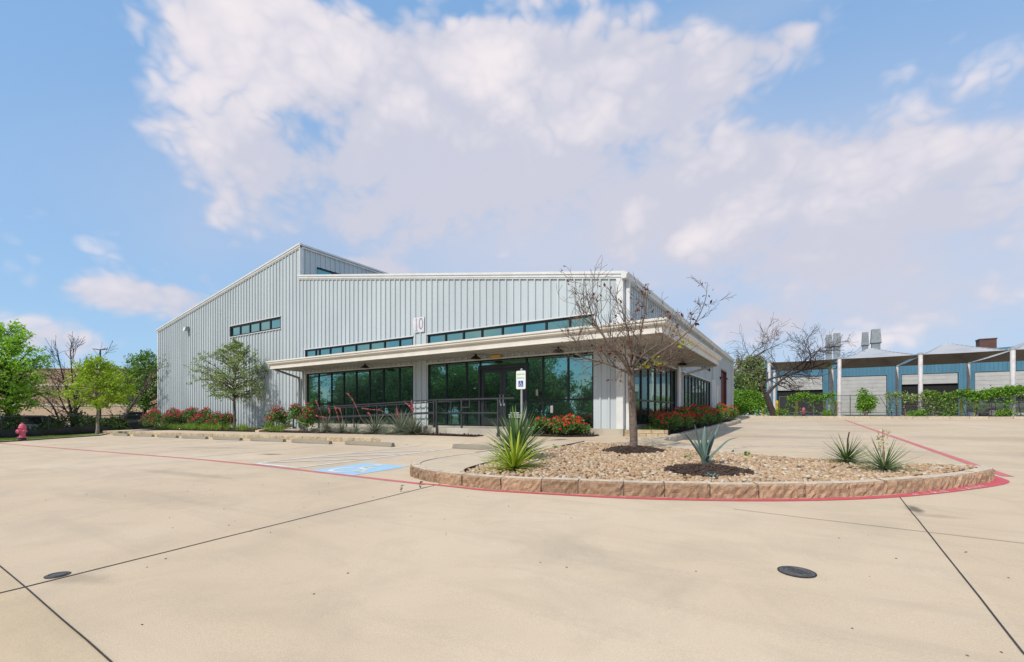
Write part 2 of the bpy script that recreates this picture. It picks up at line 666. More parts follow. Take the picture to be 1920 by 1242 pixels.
MT['iron'] = pmat('cast_iron', (.15, .143, .135), .6, .4, scale=30, var=.2, bump=.4, bscale=90)
MT['ironedge'] = pmat('rusty_iron_edge', (.055, .045, .035), .7, .3, scale=30, var=.3)
MT['kerbface'] = pmat('rough_brown_stone', (.45, .305, .19), .92, scale=16, col2=(.27, .175, .105), bump=1.0, bscale=60, island=.3)
MT['kerbtop'] = pmat('kerb_cap_mortar', (.68, .55, .40), .9, scale=9, col2=(.44, .35, .26), bump=.3, bscale=60)
MT['lime'] = pmat('buff_limestone', (.50, .40, .25), .92, scale=5, col2=(.34, .26, .16), bump=.7, bscale=40, island=.14)
MT['limetop'] = pmat('buff_limestone_top', (.52, .44, .33), .92, scale=5, col2=(.42, .35, .26), bump=.4, bscale=40, island=.1)
MT['mulch'] = pmat('brown_mulch', (.072, .042, .028), .95, scale=22, col2=(.028, .017, .012), bump=1, bscale=70)
MT['chip'] = pmat('mulch_chip', (.075, .044, .030), .95, scale=10, island=.45)
MT['soil'] = pmat('gravel_bed_soil', (.19, .13, .085), .95, scale=20, col2=(.10, .07, .045), bump=.8, bscale=50)
MT['grass'] = pmat('verge_turf', (.16, .21, .045), .95, scale=3, col2=(.09, .14, .03), bump=.6, bscale=60)
MT['ground'] = pmat('rough_ground', (.13, .15, .06), .95, scale=.5, col2=(.20, .16, .10), bump=.5, bscale=10)
MT['asphalt'] = pmat('asphalt', (.075, .072, .068), .9, scale=2, bump=.3, bscale=80)
MT['bark'] = pmat('grey_bark', (.15, .115, .085), .95, scale=14, col2=(.06, .046, .036), bump=1, bscale=26, stretch=(1, 1, .35))
MT['palebark'] = pmat('pale_bark', (.30, .265, .21), .95, scale=9, col2=(.15, .125, .10), bump=.8, bscale=26, stretch=(1, 1, .35))
MT['darkbark'] = pmat('dark_bark', (.065, .045, .04), .95, scale=9, col2=(.03, .022, .02), bump=.6, bscale=26)
MT['twig'] = pmat('twig_bark', (.20, .15, .125), .95, scale=9, col2=(.11, .08, .068))
MT['hydrant'] = pmat('pink_hydrant_paint', (.62, .115, .185), .55, scale=6, col2=(.50, .085, .14))
MT['fabric'] = pmat('black_silt_fabric', (.014, .015, .018), .75, scale=2, col2=(.028, .03, .036), bump=.8, bscale=3)
MT['fencebl'] = pmat('black_fence_coating', (.018, .019, .019), .5, scale=5)
MT['fencegr'] = pmat('grey_fence_steel', (.16, .165, .16), .55, .5, scale=5)
MT['bluewall'] = pmat('blue_metal_siding', (.075, .205, .285), .45, scale=.7, col2=(.05, .15, .22), stretch=(1, 1, .3))
MT['rolldoor'] = pmat('white_roll_door', (.45, .445, .42), .5, scale=1.2, col2=(.37, .365, .34))  # white door colour darkened to stand in for the shade of the sails
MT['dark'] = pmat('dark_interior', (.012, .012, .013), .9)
MT['sail'] = pmat('shade_cloth_grey', (.42, .43, .44), .9, scale=1, col2=(.34, .345, .35))
MT['sailunder'] = pmat('shade_cloth_brown', (.31, .245, .20), .95, scale=1, col2=(.24, .19, .155))
MT['whitepost'] = pmat('white_post', (.68, .66, .66), .5, scale=3, col2=(.55, .50, .49))
MT['stack'] = pmat('galvanised_stack', (.27, .30, .31), .5, .4, scale=2, col2=(.18, .2, .21))
MT['rust'] = pmat('brown_unit', (.12, .055, .04), .8, scale=2)
MT['yellow'] = pmat('yellow_bollard', (.62, .47, .03), .6, scale=5)
MT['brickdark'] = brickmat('brown_brick', (.39, .25, .165), (.33, .205, .13), (.36, .26, .19))
MT['bricklight'] = brickmat('tan_block', (.56, .40, .26), (.52, .365, .235), (.52, .39, .27))
MT['cream'] = pmat('cream_band', (.60, .50, .38), .8)
MT['peach'] = pmat('peach_stucco', (.48, .31, .19), .85)
MT['tyre'] = pmat('tyre_rubber', (.012, .012, .012), .85)
MT['rim'] = pmat('alloy_rim', (.4, .4, .41), .35, .8)
MT['carglass'] = pmat('car_window', (.012, .016, .018), .08)
MT['tail'] = pmat('tail_light', (.45, .015, .03), .3)
MT['lamp'] = pmat('lamp_lens', (.75, .75, .7), .25)
MT['amber'] = pmat('amber_lens', (.60, .38, .10), .4)
MT['flood'] = pmat('grey_flood_housing', (.36, .37, .37), .5, .3)
MT['leaf_bright'] = leafmat('leaf_bright_green', (0.214, 0.427, 0.036), (0.478, 0.754, 0.074), .38)
MT['leaf_mid'] = leafmat('leaf_mid_green', (0.104, 0.216, 0.026), (0.216, 0.365, 0.056), .32)
MT['leaf_dark'] = leafmat('leaf_dark_green', (0.041, 0.081, 0.019), (0.101, 0.162, 0.041), .25)
MT['leaf_lime'] = leafmat('leaf_lime', (0.263, 0.413, 0.015), (0.450, 0.600, 0.037), .4)
MT['leaf_oak'] = leafmat('leaf_olive', (0.149, 0.230, 0.067), (0.366, 0.448, 0.149), .28)
MT['leaf_hedge'] = leafmat('leaf_hedge', (0.078, 0.200, 0.017), (0.227, 0.434, 0.038), .3)
MT['leaf_rose'] = leafmat('leaf_rose', (0.064, 0.140, 0.034), (0.184, 0.304, 0.064), .25)
MT['leaf_dry'] = leafmat('leaf_dry_red', (.10, .025, .015), (.25, .085, .035), .3)
MT['leaf_yellow'] = leafmat('leaf_yellow', (.32, .33, .02), (.48, .48, .04), .35)
MT['rose_crimson'] = leafmat('rose_crimson', (.58, .012, .075), (.84, .075, .19), .3, .6)
MT['rose_red'] = leafmat('rose_red', (.74, .02, .02), (.92, .09, .06), .3, .6)
MT['rose_orange'] = leafmat('rose_orange_red', (.55, .03, .01), (.78, .14, .02), .25, .6)
MT['coral'] = leafmat('coral_bells', (.66, .11, .14), (.82, .25, .28), .25, .6)
MT['stalk'] = pmat('flower_stalk', (.26, .12, .10), .8, scale=6)
MT['yucca_green'] = leafmat('yucca_blade_green', (.075, .15, .04), (.20, .29, .10), .2, .4)
MT['yucca_lime'] = leafmat('yucca_blade_lime', (.24, .33, .02), (.42, .50, .05), .25, .4)
MT['yucca_dark'] = leafmat('yucca_blade_dark', (.06, .115, .022), (.16, .235, .05), .2, .4)
MT['agave'] = pmat('agave_leaf', (.115, .185, .15), .5, scale=4, col2=(.075, .13, .105))
MT['hesper'] = leafmat('red_yucca_blade', (0.138, 0.172, 0.115), (0.299, 0.333, 0.230), .2, .5)
MT['tuft'] = leafmat('grass_tuft_blade', (.13, .25, .018), (.28, .40, .05), .3, .5)
MT['turfblade'] = leafmat('turf_blade', (.10, .18, .02), (.23, .30, .05), .3, .5)
MT['bloom_cream'] = leafmat('yucca_bloom', (.62, .52, .30), (.72, .64, .44), .3)
MT['stone'] = None

# ------------------------------------------------------------------ ground, lot, kerbs
def gg(x, y):
    """natural ground: just under the lot; it drops beyond the left fence"""
    z = gz(x, y) - .06
    d = (x + 31.9) * -.779 + (y - 5.2) * -.627
    if x < -20:
        t = max(0, min(1, (d - .5) / 3.0))
        z -= .55 * t * t * (3 - 2 * t)
    return z


def make_ground():
    xs = sorted(set([-900, -500, -300, -200, -150, -120, -100] + list(range(-90, -20, 1)) + list(range(-20, 60, 5)) + [80, 120, 200, 400, 900]))
    ys = sorted(set([-900, -400, -200, -100, -60, -40] + list(range(-30, 62, 1)) + [70, 90, 120, 200, 400, 900]))
    V = np.array([(x, y, gg(x, y)) for y in ys for x in xs])
    nx = len(xs)
    F = [(j * nx + i, j * nx + i + 1, (j + 1) * nx + i + 1, (j + 1) * nx + i) for j in range(len(ys) - 1) for i in range(nx - 1)]
    tag(np_mesh('ground', V, F, MT['ground'], smooth=True), kind='structure')


make_ground()


def sheet(mb, poly, dz, mi=0):
    mb.add([(x, y, gz(x, y) + dz) for x, y in poly], [tuple(range(len(poly)))], mi)


mb = MB()
sheet(mb, [(-11, -40), (60, -40), (60, 44.4), (-11, 44.4)], 0)
sheet(mb, [(-11, 44.4), (-11, -40)] + [(2.0, -40)][:0] + [(-11.001, -40), (-40, -40), (-40, -11.9), (-28.3, 4.6), (-31.25, 8.6), (-34.6, 9.9), (-40, 9.9), (-40, 44.4)], 0)
tag(mb.build('pavement', MT['lot']), kind='structure')

# ground behind the fence on the right, round the service building
mb = MB()
sheet(mb, [(-6, 44.7), (60, 44.7), (60, 60), (-6, 60)], -.02)
tag(mb.build('service_yard', MT['slab']), kind='structure')
mb = MB()
mb.add([(x, y, gg(x, y) + .02) for x, y in ((-95, 14), (-40, 14), (-44, 22), (-50, 60), (-110, 60))], [(0, 1, 2, 3, 4)])
tag(mb.build('far_car_park', MT['asphalt']), kind='structure')


def strip(mb, pts, w, dz, mi=0, jit=0, seed=1):
    """a flat ribbon along a ground polyline"""
    rng = random.Random(seed)
    P = [Vector((x, y, 0)) for x, y in pts]
    fine = []
    for a, b in zip(P, P[1:]):
        n = max(1, int((b - a).length / .35))
        for i in range(n):
            fine.append(a.lerp(b, i / n))
    fine.append(P[-1])
    vs = []
    for i, p in enumerate(fine):
        a = fine[max(0, i - 1)]
        b = fine[min(len(fine) - 1, i + 1)]
        d = (b - a).normalized()
        n = Vector((-d.y, d.x, 0))
        o = rng.uniform(-jit, jit)
        for s in (-1, 1):
            q = p + n * (s * w / 2 * (1 + rng.uniform(-jit, jit) * 8) + o)
            vs.append((q.x, q.y, gz(q.x, q.y) + dz))
    mb.add(vs, [(2 * i, 2 * i + 1, 2 * i + 3, 2 * i + 2) for i in range(len(fine) - 1)], mi)


mb = MB()
strip(mb, [(-4.08, -12), (-4.1, .75), (-4.25, 2.8), (-4.40, 5.0)], .017, .003, 0, .004)
strip(mb, [(-30, .8), (-4.8, .78), (-2.5, .74), (8, .7)], .008, .0045, 0, .003)
strip(mb, [(.80, -12), (.83, 2.9), (.97, 6.4), (1.0, 7.05)], .010, .003, 0, .003)
tag(mb.build('pavement_joint', MT['joint']), kind='structure')
mb = MB()
for pts in ([(-.6, 5.33), (.0, 5.26), (9, 4.55)], [(2.55, 8.9), (14, 8.2)], [(-.3, 12.5), (2.2, 12.2), (20, 11.5)], [(6.2, -8), (6.4, 44)],
            [(-1.5, 26.5), (3, 26.3), (18, 25.6)], [(-3, 18.1), (18, 17.6)]):
    strip(mb, pts, .008, .0032, 0, .002)
tag(mb.build('pavement_saw_cut', MT['hair']), kind='structure')

# painted markings
def fill(mb, poly, dz, mi=0):
    sheet(mb, poly, dz, mi)


LSTALL = 2.72
mb = MB()
strip(mb, [(-46, 4.35), (-26, 4.45), (-16, 4.72), (-9, 4.9), (-4.55, 4.86)], .105, .004, 0, .004)
strip(mb, [(2.62, 9.7), (2.64, 18), (2.68, 39.6)], .14, .004, 0, .004)
tag(mb.build('red_lane_line', MT['redworn']), kind='structure')

mb = MB()
x = -9.42
k = 0
while x > -32:
    strip(mb, [(x, 4.98), (x, 8.9)], .09, .0045, 0, .003, k)
    x -= LSTALL
    k += 1
for k in range(10):
    y = 13.9 + 2.72 * k
    strip(mb, [(-3.0, y), (2.45, y)], .14, .0045, 0, .003, k)
tag(mb.build('stall_line', MT['palewhite']), kind='structure')
mb = MB()
AX0, AX1 = -9.42, -7.95
strip(mb, [(AX0, 4.98), (AX0, 9.75)], .1, .006, 0, .003)
strip(mb, [(AX1, 4.98), (AX1, 9.75)], .1, .006, 0, .003)
strip(mb, [(AX0, 5.03), (AX1, 5.03)], .12, .0075, 0, .003)
for k in range(3):
    y = 5.05 + 1.05 * k
    strip(mb, [(AX0, y), (AX1, y + 1.75)], .1, .0075, 0, .003, k)
tag(mb.build('aisle_hatching', MT['white']), kind='structure')


def arc_band(mb, c, r0, r1, a0, a1, P, mi=0, n=20):
    vs = []
    for i in range(n + 1):
        t = a0 + (a1 - a0) * i / n
        for r in (r0, r1):
            vs.append(P(c[0] + r * math.cos(t), c[1] + r * math.sin(t)))
    mb.add(vs, [(2 * i, 2 * i + 1, 2 * i + 3, 2 * i + 2) for i in range(n)], mi)


def wheelchair(mb, P, s, mi=0):
    """the access symbol in a unit box scaled by s; P maps (u,v) to a point"""
    Q = lambda u, v: P(u * s, v * s)
    arc_band(mb, (-.02, .40), 0, .085, 0, 2 * math.pi, lambda u, v: Q(u - .05, v), mi, 14)
    def bar(a, b, w):
        a, b = Vector(a), Vector(b)
        d = (b - a).normalized()
        n = Vector((-d.y, d.x)) * w / 2
        mb.add([Q(*(a + n)), Q(*(a - n)), Q(*(b - n)), Q(*(b + n))], [(0, 1, 2, 3)], mi)
    bar((-.07, .30), (-.03, -.02), .085)
    bar((-.06, .16), (.17, .13), .065)
    bar((-.07, -.02), (.21, -.02), .08)
    bar((.19, .0), (.30, -.30), .08)
    bar((.26, -.29), (.40, -.23), .07)
    arc_band(mb, (-.04, -.19), .21, .285, R(118), R(372), Q, mi, 26)


mb = MB()
ADA = [(-7.40, 4.93), (-6.22, 4.93), (-6.24, 6.22), (-7.42, 6.22)]
fill(mb, ADA, .0038)
tag(mb.build('access_marking', MT['blue']), kind='structure')
mb = MB()
wheelchair(mb, lambda u, v: (-6.83 + u, 5.56 + v, gz(-6.83 + u, 5.56 + v) + .0065), 1.18)
tag(mb.build('access_symbol', MT['white']), kind='structure')


# --- island outline (outer foot of the kerb), from the left back corner round the front to the right back
OUT = [(-5.86, 10.0), (-5.84, 8.2), (-5.88, 6.7), (-5.78, 5.98), (-5.50, 5.50), (-5.0, 5.18), (-4.35, 5.02), (-3.5, 5.02), (-2.74, 5.18), (-1.86, 5.42), (-1.05, 5.74),
       (-.31, 6.13), (.38, 6.62), (1.0, 7.2), (1.58, 7.9), (2.0, 8.5), (2.3, 9.05), (2.34, 9.35), (2.2, 9.55), (1.8, 9.6), (1.3, 9.52), (.6, 9.55)]
BACK = [(.6, 9.55), (-.15, 9.68), (-.9, 9.97), (-1.6, 10.32), (-2.4, 10.68), (-3.27, 10.98), (-4.1, 11.22), (-4.95, 11.5)]
GRAV_L = [(-4.95, 11.5), (-4.86, 10), (-4.72, 8.3), (-4.55, 6.6), (-4.36, 5.62), (-4.2, 5.3)]


def catmull(pts, n=6):
    P = [Vector((p[0], p[1], 0)) for p in pts]
    out = []
    for i in range(len(P) - 1):
        p0 = P[max(i - 1, 0)]
        p1, p2 = P[i], P[i + 1]
        p3 = P[min(i + 2, len(P) - 1)]
        for k in range(n):
            t = k / n
            out.append(.5 * ((2 * p1) + (p2 - p0) * t + (2 * p0 - 5 * p1 + 4 * p2 - p3) * t * t + (3 * p1 - p0 - 3 * p2 + p3) * t ** 3))
    out.append(P[-1])
    return out


def resample(P, step):
    L = [0]
    for a, b in zip(P, P[1:]):
        L.append(L[-1] + (b - a).length)
    out, s, i = [], 0, 0
    while s <= L[-1]:
        while i < len(L) - 2 and L[i + 1] < s:
            i += 1
        t = (s - L[i]) / max(1e-6, L[i + 1] - L[i])
        out.append((P[i].lerp(P[i + 1], t), (P[i + 1] - P[i]).normalized()))
        s += step
    return out, L[-1]


def stone_kerb(name, pts, h, w, lens, mats, side=1, seed=3, rough=.018, smooth_curve=True, dz0=0, mortar=None, hfun=None):
    """a run of rough-faced kerb stones: side=+1 puts the rough face to the right of travel"""
    rng = random.Random(seed)
    P = catmull(pts) if smooth_curve else [Vector((a, b, 0)) for a, b in pts]
    st = .04
    S, L = resample(P, st)
    mbf, i = MB(), 0
    core = MB()
    while i < len(S) - 3:
        n = min(len(S) - 1 - i, max(4, int(rng.uniform(*lens) / st)))
        if len(S) - 1 - (i + n) < 4:
            n = len(S) - 1 - i
        rows = [-.05, .02, .3, .6, .86, 1.0]
        prot = rng.uniform(-.006, .01)
        hh = h + rng.uniform(-.006, .006)
        cols = list(range(i, i + n + 1))
        vs, fs = [], []
        for ci, j in enumerate(cols):
            p, d = S[j]
            e = min(ci, len(cols) - 1 - ci)
            if ci == 0:
                p = p + d * .008
            if ci == len(cols) - 1:
                p = p - d * .008
            nrm = Vector((d.y, -d.x, 0)) * side
            endin = (.016 if e == 0 else (.004 if e == 1 else 0))
            hj = hh * (hfun(p.x, p.y) if hfun else 1)
            for ri, rr in enumerate(rows):
                k = rng.uniform(-rough, rough) * (.5 if rr > .9 else 1) + prot - endin
                if rr == 1.0:
                    k -= .016
                q = p + nrm * k
                zz = gz(q.x, q.y) + dz0 + hj * rr - (.006 if e == 0 and rr == 1.0 else 0)
                vs.append((q.x, q.y, zz))
            q = p - nrm * w
            vs.append((q.x, q.y, gz(q.x, q.y) + dz0 + hj))
            vs.append((q.x, q.y, gz(q.x, q.y) + dz0 - .03))
        m = len(rows) + 2
        for a in range(len(cols) - 1):
            for b in range(m - 1):
                f = (a * m + b, (a + 1) * m + b, (a + 1) * m + b + 1, a * m + b + 1)
                mbf.add([vs[q] for q in f], [(0, 1, 2, 3)], 1 if b >= len(rows) - 1 else 0)
        for e in (0, len(cols) - 1):
            mbf.add([vs[e * m + b] for b in range(m)], [tuple(range(m))], 0)
        i += n
    # mortar core just behind the faces so that joints read dark but closed
    CS = S[::3] + [S[-1]]
    vs = []
    for p, d in CS:
        nrm = Vector((d.y, -d.x, 0)) * side
        hc = h * (hfun(p.x, p.y) if hfun else 1)
        for q, z in ((p - nrm * .03, -.03), (p - nrm * .03, hc - .014), (p - nrm * (w - .01), hc - .014), (p - nrm * (w - .01), -.03)):
            vs.append((q.x, q.y, gz(q.x, q.y) + dz0 + z))
    mbf.add(vs, [(4 * a + b, 4 * a + 4 + b, 4 * a + 4 + (b + 1) % 4, 4 * a + (b + 1) % 4) for a in range(len(CS) - 1) for b in range(4)], 2)
    # weld duplicate corners so that random-per-island tones whole stones
    key, nv, remap = {}, [], []
    for v in mbf.v:
        kx = (round(v[0], 4), round(v[1], 4), round(v[2], 4))
        if kx not in key:
            key[kx] = len(nv)
            nv.append(v)
        remap.append(key[kx])
    F2, M2 = [], []
    for f, mm in zip(mbf.f, mbf.m):
        g = []
        for q in f:
            if remap[q] not in g:
                g.append(remap[q])
        if len(g) > 2:
            F2.append(tuple(g))
            M2.append(mm)
    mbf.v, mbf.f, mbf.m = nv, F2, M2
    return tag(mbf.build(name, mats), kind='structure')


MT['mortar'] = pmat('mortar_joint', (.20, .155, .12), .95, scale=12)
stone_kerb('island_kerb', OUT, .17, .16, (.42, .78), [MT['kerbface'], MT['kerbtop'], MT['mortar']], side=1, seed=11, rough=.014)
KERB_END = catmull(OUT)

# red band round the island foot
mb = MB()
band = [(-4.75, 4.845), (-4.4, 4.85), (-4.0, 4.855), (-3.5, 4.86), (-2.74, 5.02), (-1.83, 5.24), (-1.0, 5.56), (-.24, 5.95), (.46, 6.44), (1.09, 7.02), (1.68, 7.72),
        (2.14, 8.38), (2.46, 8.98), (2.52, 9.4), (2.5, 9.9)]
inner = [(-4.75, 4.90), (-4.4, 4.935), (-4.0, 4.955), (-3.5, 4.98), (-2.74, 5.14), (-1.86, 5.38), (-1.05, 5.70), (-.31, 6.09), (.38, 6.58), (1.0, 7.16), (1.55, 7.9),
         (1.96, 8.5), (2.26, 9.05), (2.3, 9.4), (2.3, 9.9)]
cb, ci = catmull(band), catmull(inner)
vs = []
for i, (a, b) in enumerate(zip(cb, ci)):
    wd = .8 + .12 * max(0, min(1, (a.x - 1.9) / .4))
    q = b + (a - b) * wd
    vs += [(q.x, q.y, gz(q.x, q.y) + .0055), (b.x, b.y, gz(b.x, b.y) + .0055)]
mb.add(vs, [(2 * i, 2 * i + 1, 2 * i + 3, 2 * i + 2) for i in range(len(cb) - 1)])
tag(mb.build('red_kerb_band', MT['red']), kind='structure')


def text_faces(txt, size):
    cu = bpy.data.curves.new('lettering', 'FONT')
    cu.body = txt
    cu.size = size
    cu.align_x = 'CENTER'
    cu.align_y = 'CENTER'
    ob = bpy.data.objects.new('lettering', cu)
    COL.objects.link(ob)
    bpy.context.view_layer.update()
    me = bpy.data.meshes.new_from_object(ob.evaluated_get(bpy.context.evaluated_depsgraph_get()))
    vs = [v.co.copy() for v in me.vertices]
    fs = [tuple(p.vertices) for p in me.polygons]
    bpy.data.objects.remove(ob)
    bpy.data.meshes.remove(me)
    bpy.data.curves.remove(cu)
    return vs, fs


# worn white stencil letters along the red band near the right tip of the island
mb = MB()
path = [(a + (a - b) * (max(0, min(1, (a.x - .6) / 1.2)) * .0 - .45), None) for a, b in zip(cb, ci)]
PL = [p for p, _ in path]
S, L = resample(PL, .02)
start = next(i for i, (p, d) in enumerate(S) if p.x > 1.18)
pos = start
for ch in 'FIRE LANE':
    if ch != ' ' and pos < len(S):
        p, d = S[pos]
        n = Vector((-d.y, d.x, 0))
        vs, fs = text_faces(ch, .105)
        mb.add([(lambda q: (q.x, q.y, gz(q.x, q.y) + .0075))(p + d * (v.x * 1.9) + n * v.y * .95) for v in vs], fs)
    pos += 9
tag(mb.build('kerb_lettering', MT['palewhite']), kind='structure')


# --- sidewalks
def clampf(v, a, b):
    return max(a, min(b, v))


def wz(x, y):
    """height of the walk above the lot: 15 cm, dipping flush at the access ramp"""
    if -11.2 < x < -7.4:
        e = min(clampf((x + 11.2) / .9, 0, 1), clampf((-7.4 - x) / .9, 0, 1))
        t = clampf((y - 9.75) / 1.7, 0, 1)
        return .15 * (1 - e * (1 - t)) + .004
    return .154


def backx(x):
    B = BACK[::-1]
    for (x0, y0), (x1, y1) in zip(B, B[1:]):
        if x0 <= x <= x1:
            return y0 + (y1 - y0) * (x - x0) / (x1 - x0)
    return 10.1


mb = MB()
xs = [-36 + .4 * i for i in range(62)] + [-11.2 + .2 * i for i in range(20)] + [-7.2 + .2 * i for i in range(12)] + [-4.95 + .25 * i for i in range(16)]
xs = sorted(set(round(x, 3) for x in xs if x <= -1.0))
cols = []
for x in xs:
    if x < -11:
        y0 = 9.95
    elif x < -5.9:
        y0 = 9.75
    elif x <= -4.95:
        y0 = 9.98
    else:
        y0 = backx(x) - .02
    y1 = 14.0 if x < -4.6 else (14.6 if x < -3.3 else max(y0 + .02, 12.9 - (x + 3.2) * 1.05))
    cols.append([(x, y0 + (y1 - y0) * k / 12) for k in range(13)])
vs = [(x, y, gz(x, y) + wz(x, y)) for c in cols for x, y in c]
fs = [(i * 13 + k, (i + 1) * 13 + k, (i + 1) * 13 + k + 1, i * 13 + k + 1) for i in range(len(cols) - 1) for k in range(12)]
mb.add(vs, fs)
# front and right edges down to the lot
for i in range(len(cols) - 1):
    (xa, ya), (xb, yb) = cols[i][0], cols[i + 1][0]
    mb.add([(xa, ya, gz(xa, ya) - .02), (xb, yb, gz(xb, yb) - .02), (xb, yb, gz(xb, yb) + wz(xb, yb)), (xa, ya, gz(xa, ya) + wz(xa, ya))], [(0, 1, 2, 3)])
    if xs[i] >= -3.4:
        (xa, ya), (xb, yb) = cols[i][-1], cols[i + 1][-1]
        mb.add([(xa, ya, gz(xa, ya) - .02), (xb, yb, gz(xb, yb) - .02), (xb, yb, gz(xb, yb) + wz(xb, yb)), (xa, ya, gz(xa, ya) + wz(xa, ya))], [(0, 1, 2, 3)])
tag(mb.build('sidewalk', MT['walk']), kind='structure')

mb = MB()
strip(mb, [(-30, 11.3), (-11.2, 11.5)], .006, .1575)
for k in range(14):
    x = -30 + 1.5 * k
    if x < -11.4:
        strip(mb, [(x, 10.0), (x, 11.4)], .008, .1575)
strip(mb, [(-5.78, 9.95), (-4.95, 9.95)], .012, .1575)
tag(mb.build('sidewalk_joint', MT['hair']), kind='structure')

# concrete strip on the left of the island
mb = MB()
L1 = [(-5.71, 9.98), (-5.69, 8.2), (-5.73, 6.75), (-5.64, 6.1), (-5.40, 5.63), (-4.95, 5.33), (-4.2, 5.17)]
L2 = [(-4.95, 9.98), (-4.82, 9.2), (-4.72, 8.3), (-4.6, 7.2), (-4.48, 6.3), (-4.38, 5.7), (-4.2, 5.18)]
c1, c2 = catmull(L1), catmull(L2)
mb.add([(p.x, p.y, gz(p.x, p.y) + .160) for a in zip(c1, c2) for p in a], [(2 * i, 2 * i + 1, 2 * i + 3, 2 * i + 2) for i in range(len(c1) - 1)])
tag(mb.build('island_walk', MT['walk']), kind='structure')
# steel edging between walk and gravel
mb = MB()
cg = catmull(GRAV_L)
vs = []
for p in cg:
    for dx, z in ((-.012, .05), (-.012, .172), (.012, .172), (.012, .05)):
        vs.append((p.x + dx, p.y, gz(p.x, p.y) + z))
mb.add(vs, [(4 * i + k, 4 * i + 4 + k, 4 * i + 5 + k if k < 3 else 4 * i + 4, 4 * i + k + 1 if k < 3 else 4 * i) for i in range(len(cg) - 1) for k in range(4)])
cgb = catmull(BACK)
vs = []
for p in cgb:
    for dy, z in ((-.05, .0), (-.05, .166), (.05, .166), (.05, .0)):
        vs.append((p.x, p.y + dy, gz(p.x, p.y) + z))
edge2 = MB()
edge2.add(vs, [(4 * i + k, 4 * i + 4 + k, 4 * i + 5 + k if k < 3 else 4 * i + 4, 4 * i + k + 1 if k < 3 else 4 * i) for i in range(len(cgb) - 1) for k in range(4)])
tag(mb.build('bed_edging', MT['joint']), kind='structure')
tag(edge2.build('bed_kerb', MT['kerbtop']), kind='structure')

# gravel bed: soil sheet plus river stones
GPOLY = [(p.x, p.y) for p in catmull([(-4.2, 5.2), (-3.5, 5.2), (-2.78, 5.36), (-1.92, 5.6), (-1.15, 5.9), (-.42, 6.3), (.26, 6.78), (.86, 7.34), (1.42, 8.02), (1.84, 8.6), (2.08, 9.1), (2.1, 9.3), (1.8, 9.42), (1.3, 9.38), (.6, 9.5)])] + \
        [(p.x, p.y - .04) for p in catmull(BACK)] + [(p.x, p.y) for p in catmull(GRAV_L)]


def inside(poly, x, y):
    c = False
    j = len(poly) - 1
    for i in range(len(poly)):
        xi, yi = poly[i]
        xj, yj = poly[j]
        if (yi > y) != (yj > y) and x < (xj - xi) * (y - yi) / (yj - yi + 1e-12) + xi:
            c = not c
        j = i
    return c


pT, pA = at(1188, 845, .15), at(1326, 882, .15)
MOUND = [(pT.x, pT.y, .70, .62, .09), (pA.x, pA.y, .66, .56, .06)]


def bedz(x, y):
    z = gz(x, y) + .125 + .03 * math.sin(x * 1.7 + 1) * math.sin(y * 1.3)
    return z


mb = MB()
nx, ny = 76, 66
gx = [-5.2 + 7.6 * i / nx for i in range(nx + 1)]
gy = [5.0 + 6.7 * j / ny for j in range(ny + 1)]
idx = {}
for j in range(ny):
    for i in range(nx):
        if inside(GPOLY, (gx[i] + gx[i + 1]) / 2, (gy[j] + gy[j + 1]) / 2):
            q = []
            for a, b in ((i, j), (i + 1, j), (i + 1, j + 1), (i, j + 1)):
                if (a, b) not in idx:
                    idx[(a, b)] = len(mb.v)
                    mb.v.append((gx[a], gy[b], bedz(gx[a], gy[b])))
                q.append(idx[(a, b)])
            mb.f.append(tuple(q))
            mb.m.append(0)
tag(mb.build('gravel_bed', MT['soil'], smooth=True), kind='structure')


def ico():
    t = (1 + 5 ** .5) / 2
    V = np.array([(-1, t, 0), (1, t, 0), (-1, -t, 0), (1, -t, 0), (0, -1, t), (0, 1, t), (0, -1, -t), (0, 1, -t), (t, 0, -1), (t, 0, 1), (-t, 0, -1), (-t, 0, 1)], float)
    V /= np.linalg.norm(V[0])
    F = [(0, 11, 5), (0, 5, 1), (0, 1, 7), (0, 7, 10), (0, 10, 11), (1, 5, 9), (5, 11, 4), (11, 10, 2), (10, 7, 6), (7, 1, 8), (3, 9, 4), (3, 4, 2), (3, 2, 6), (3, 6, 8), (3, 8, 9), (4, 9, 5), (2, 4, 11), (6, 2, 10), (8, 6, 7), (9, 8, 1)]
    V = list(map(tuple, V))
    F2, mid = [], {}
    def m(a, b):
        k = (min(a, b), max(a, b))
        if k not in mid:
            p = (np.array(V[a]) + np.array(V[b])) / 2
            p /= np.linalg.norm(p)
            mid[k] = len(V)
            V.append(tuple(p))
        return mid[k]
    for a, b, c in F:
        ab, bc, ca = m(a, b), m(b, c), m(c, a)
        F2 += [(a, ab, ca), (b, bc, ab), (c, ca, bc), (ab, bc, ca)]
    return np.array(V), np.array(F2)


IV, IF = ico()


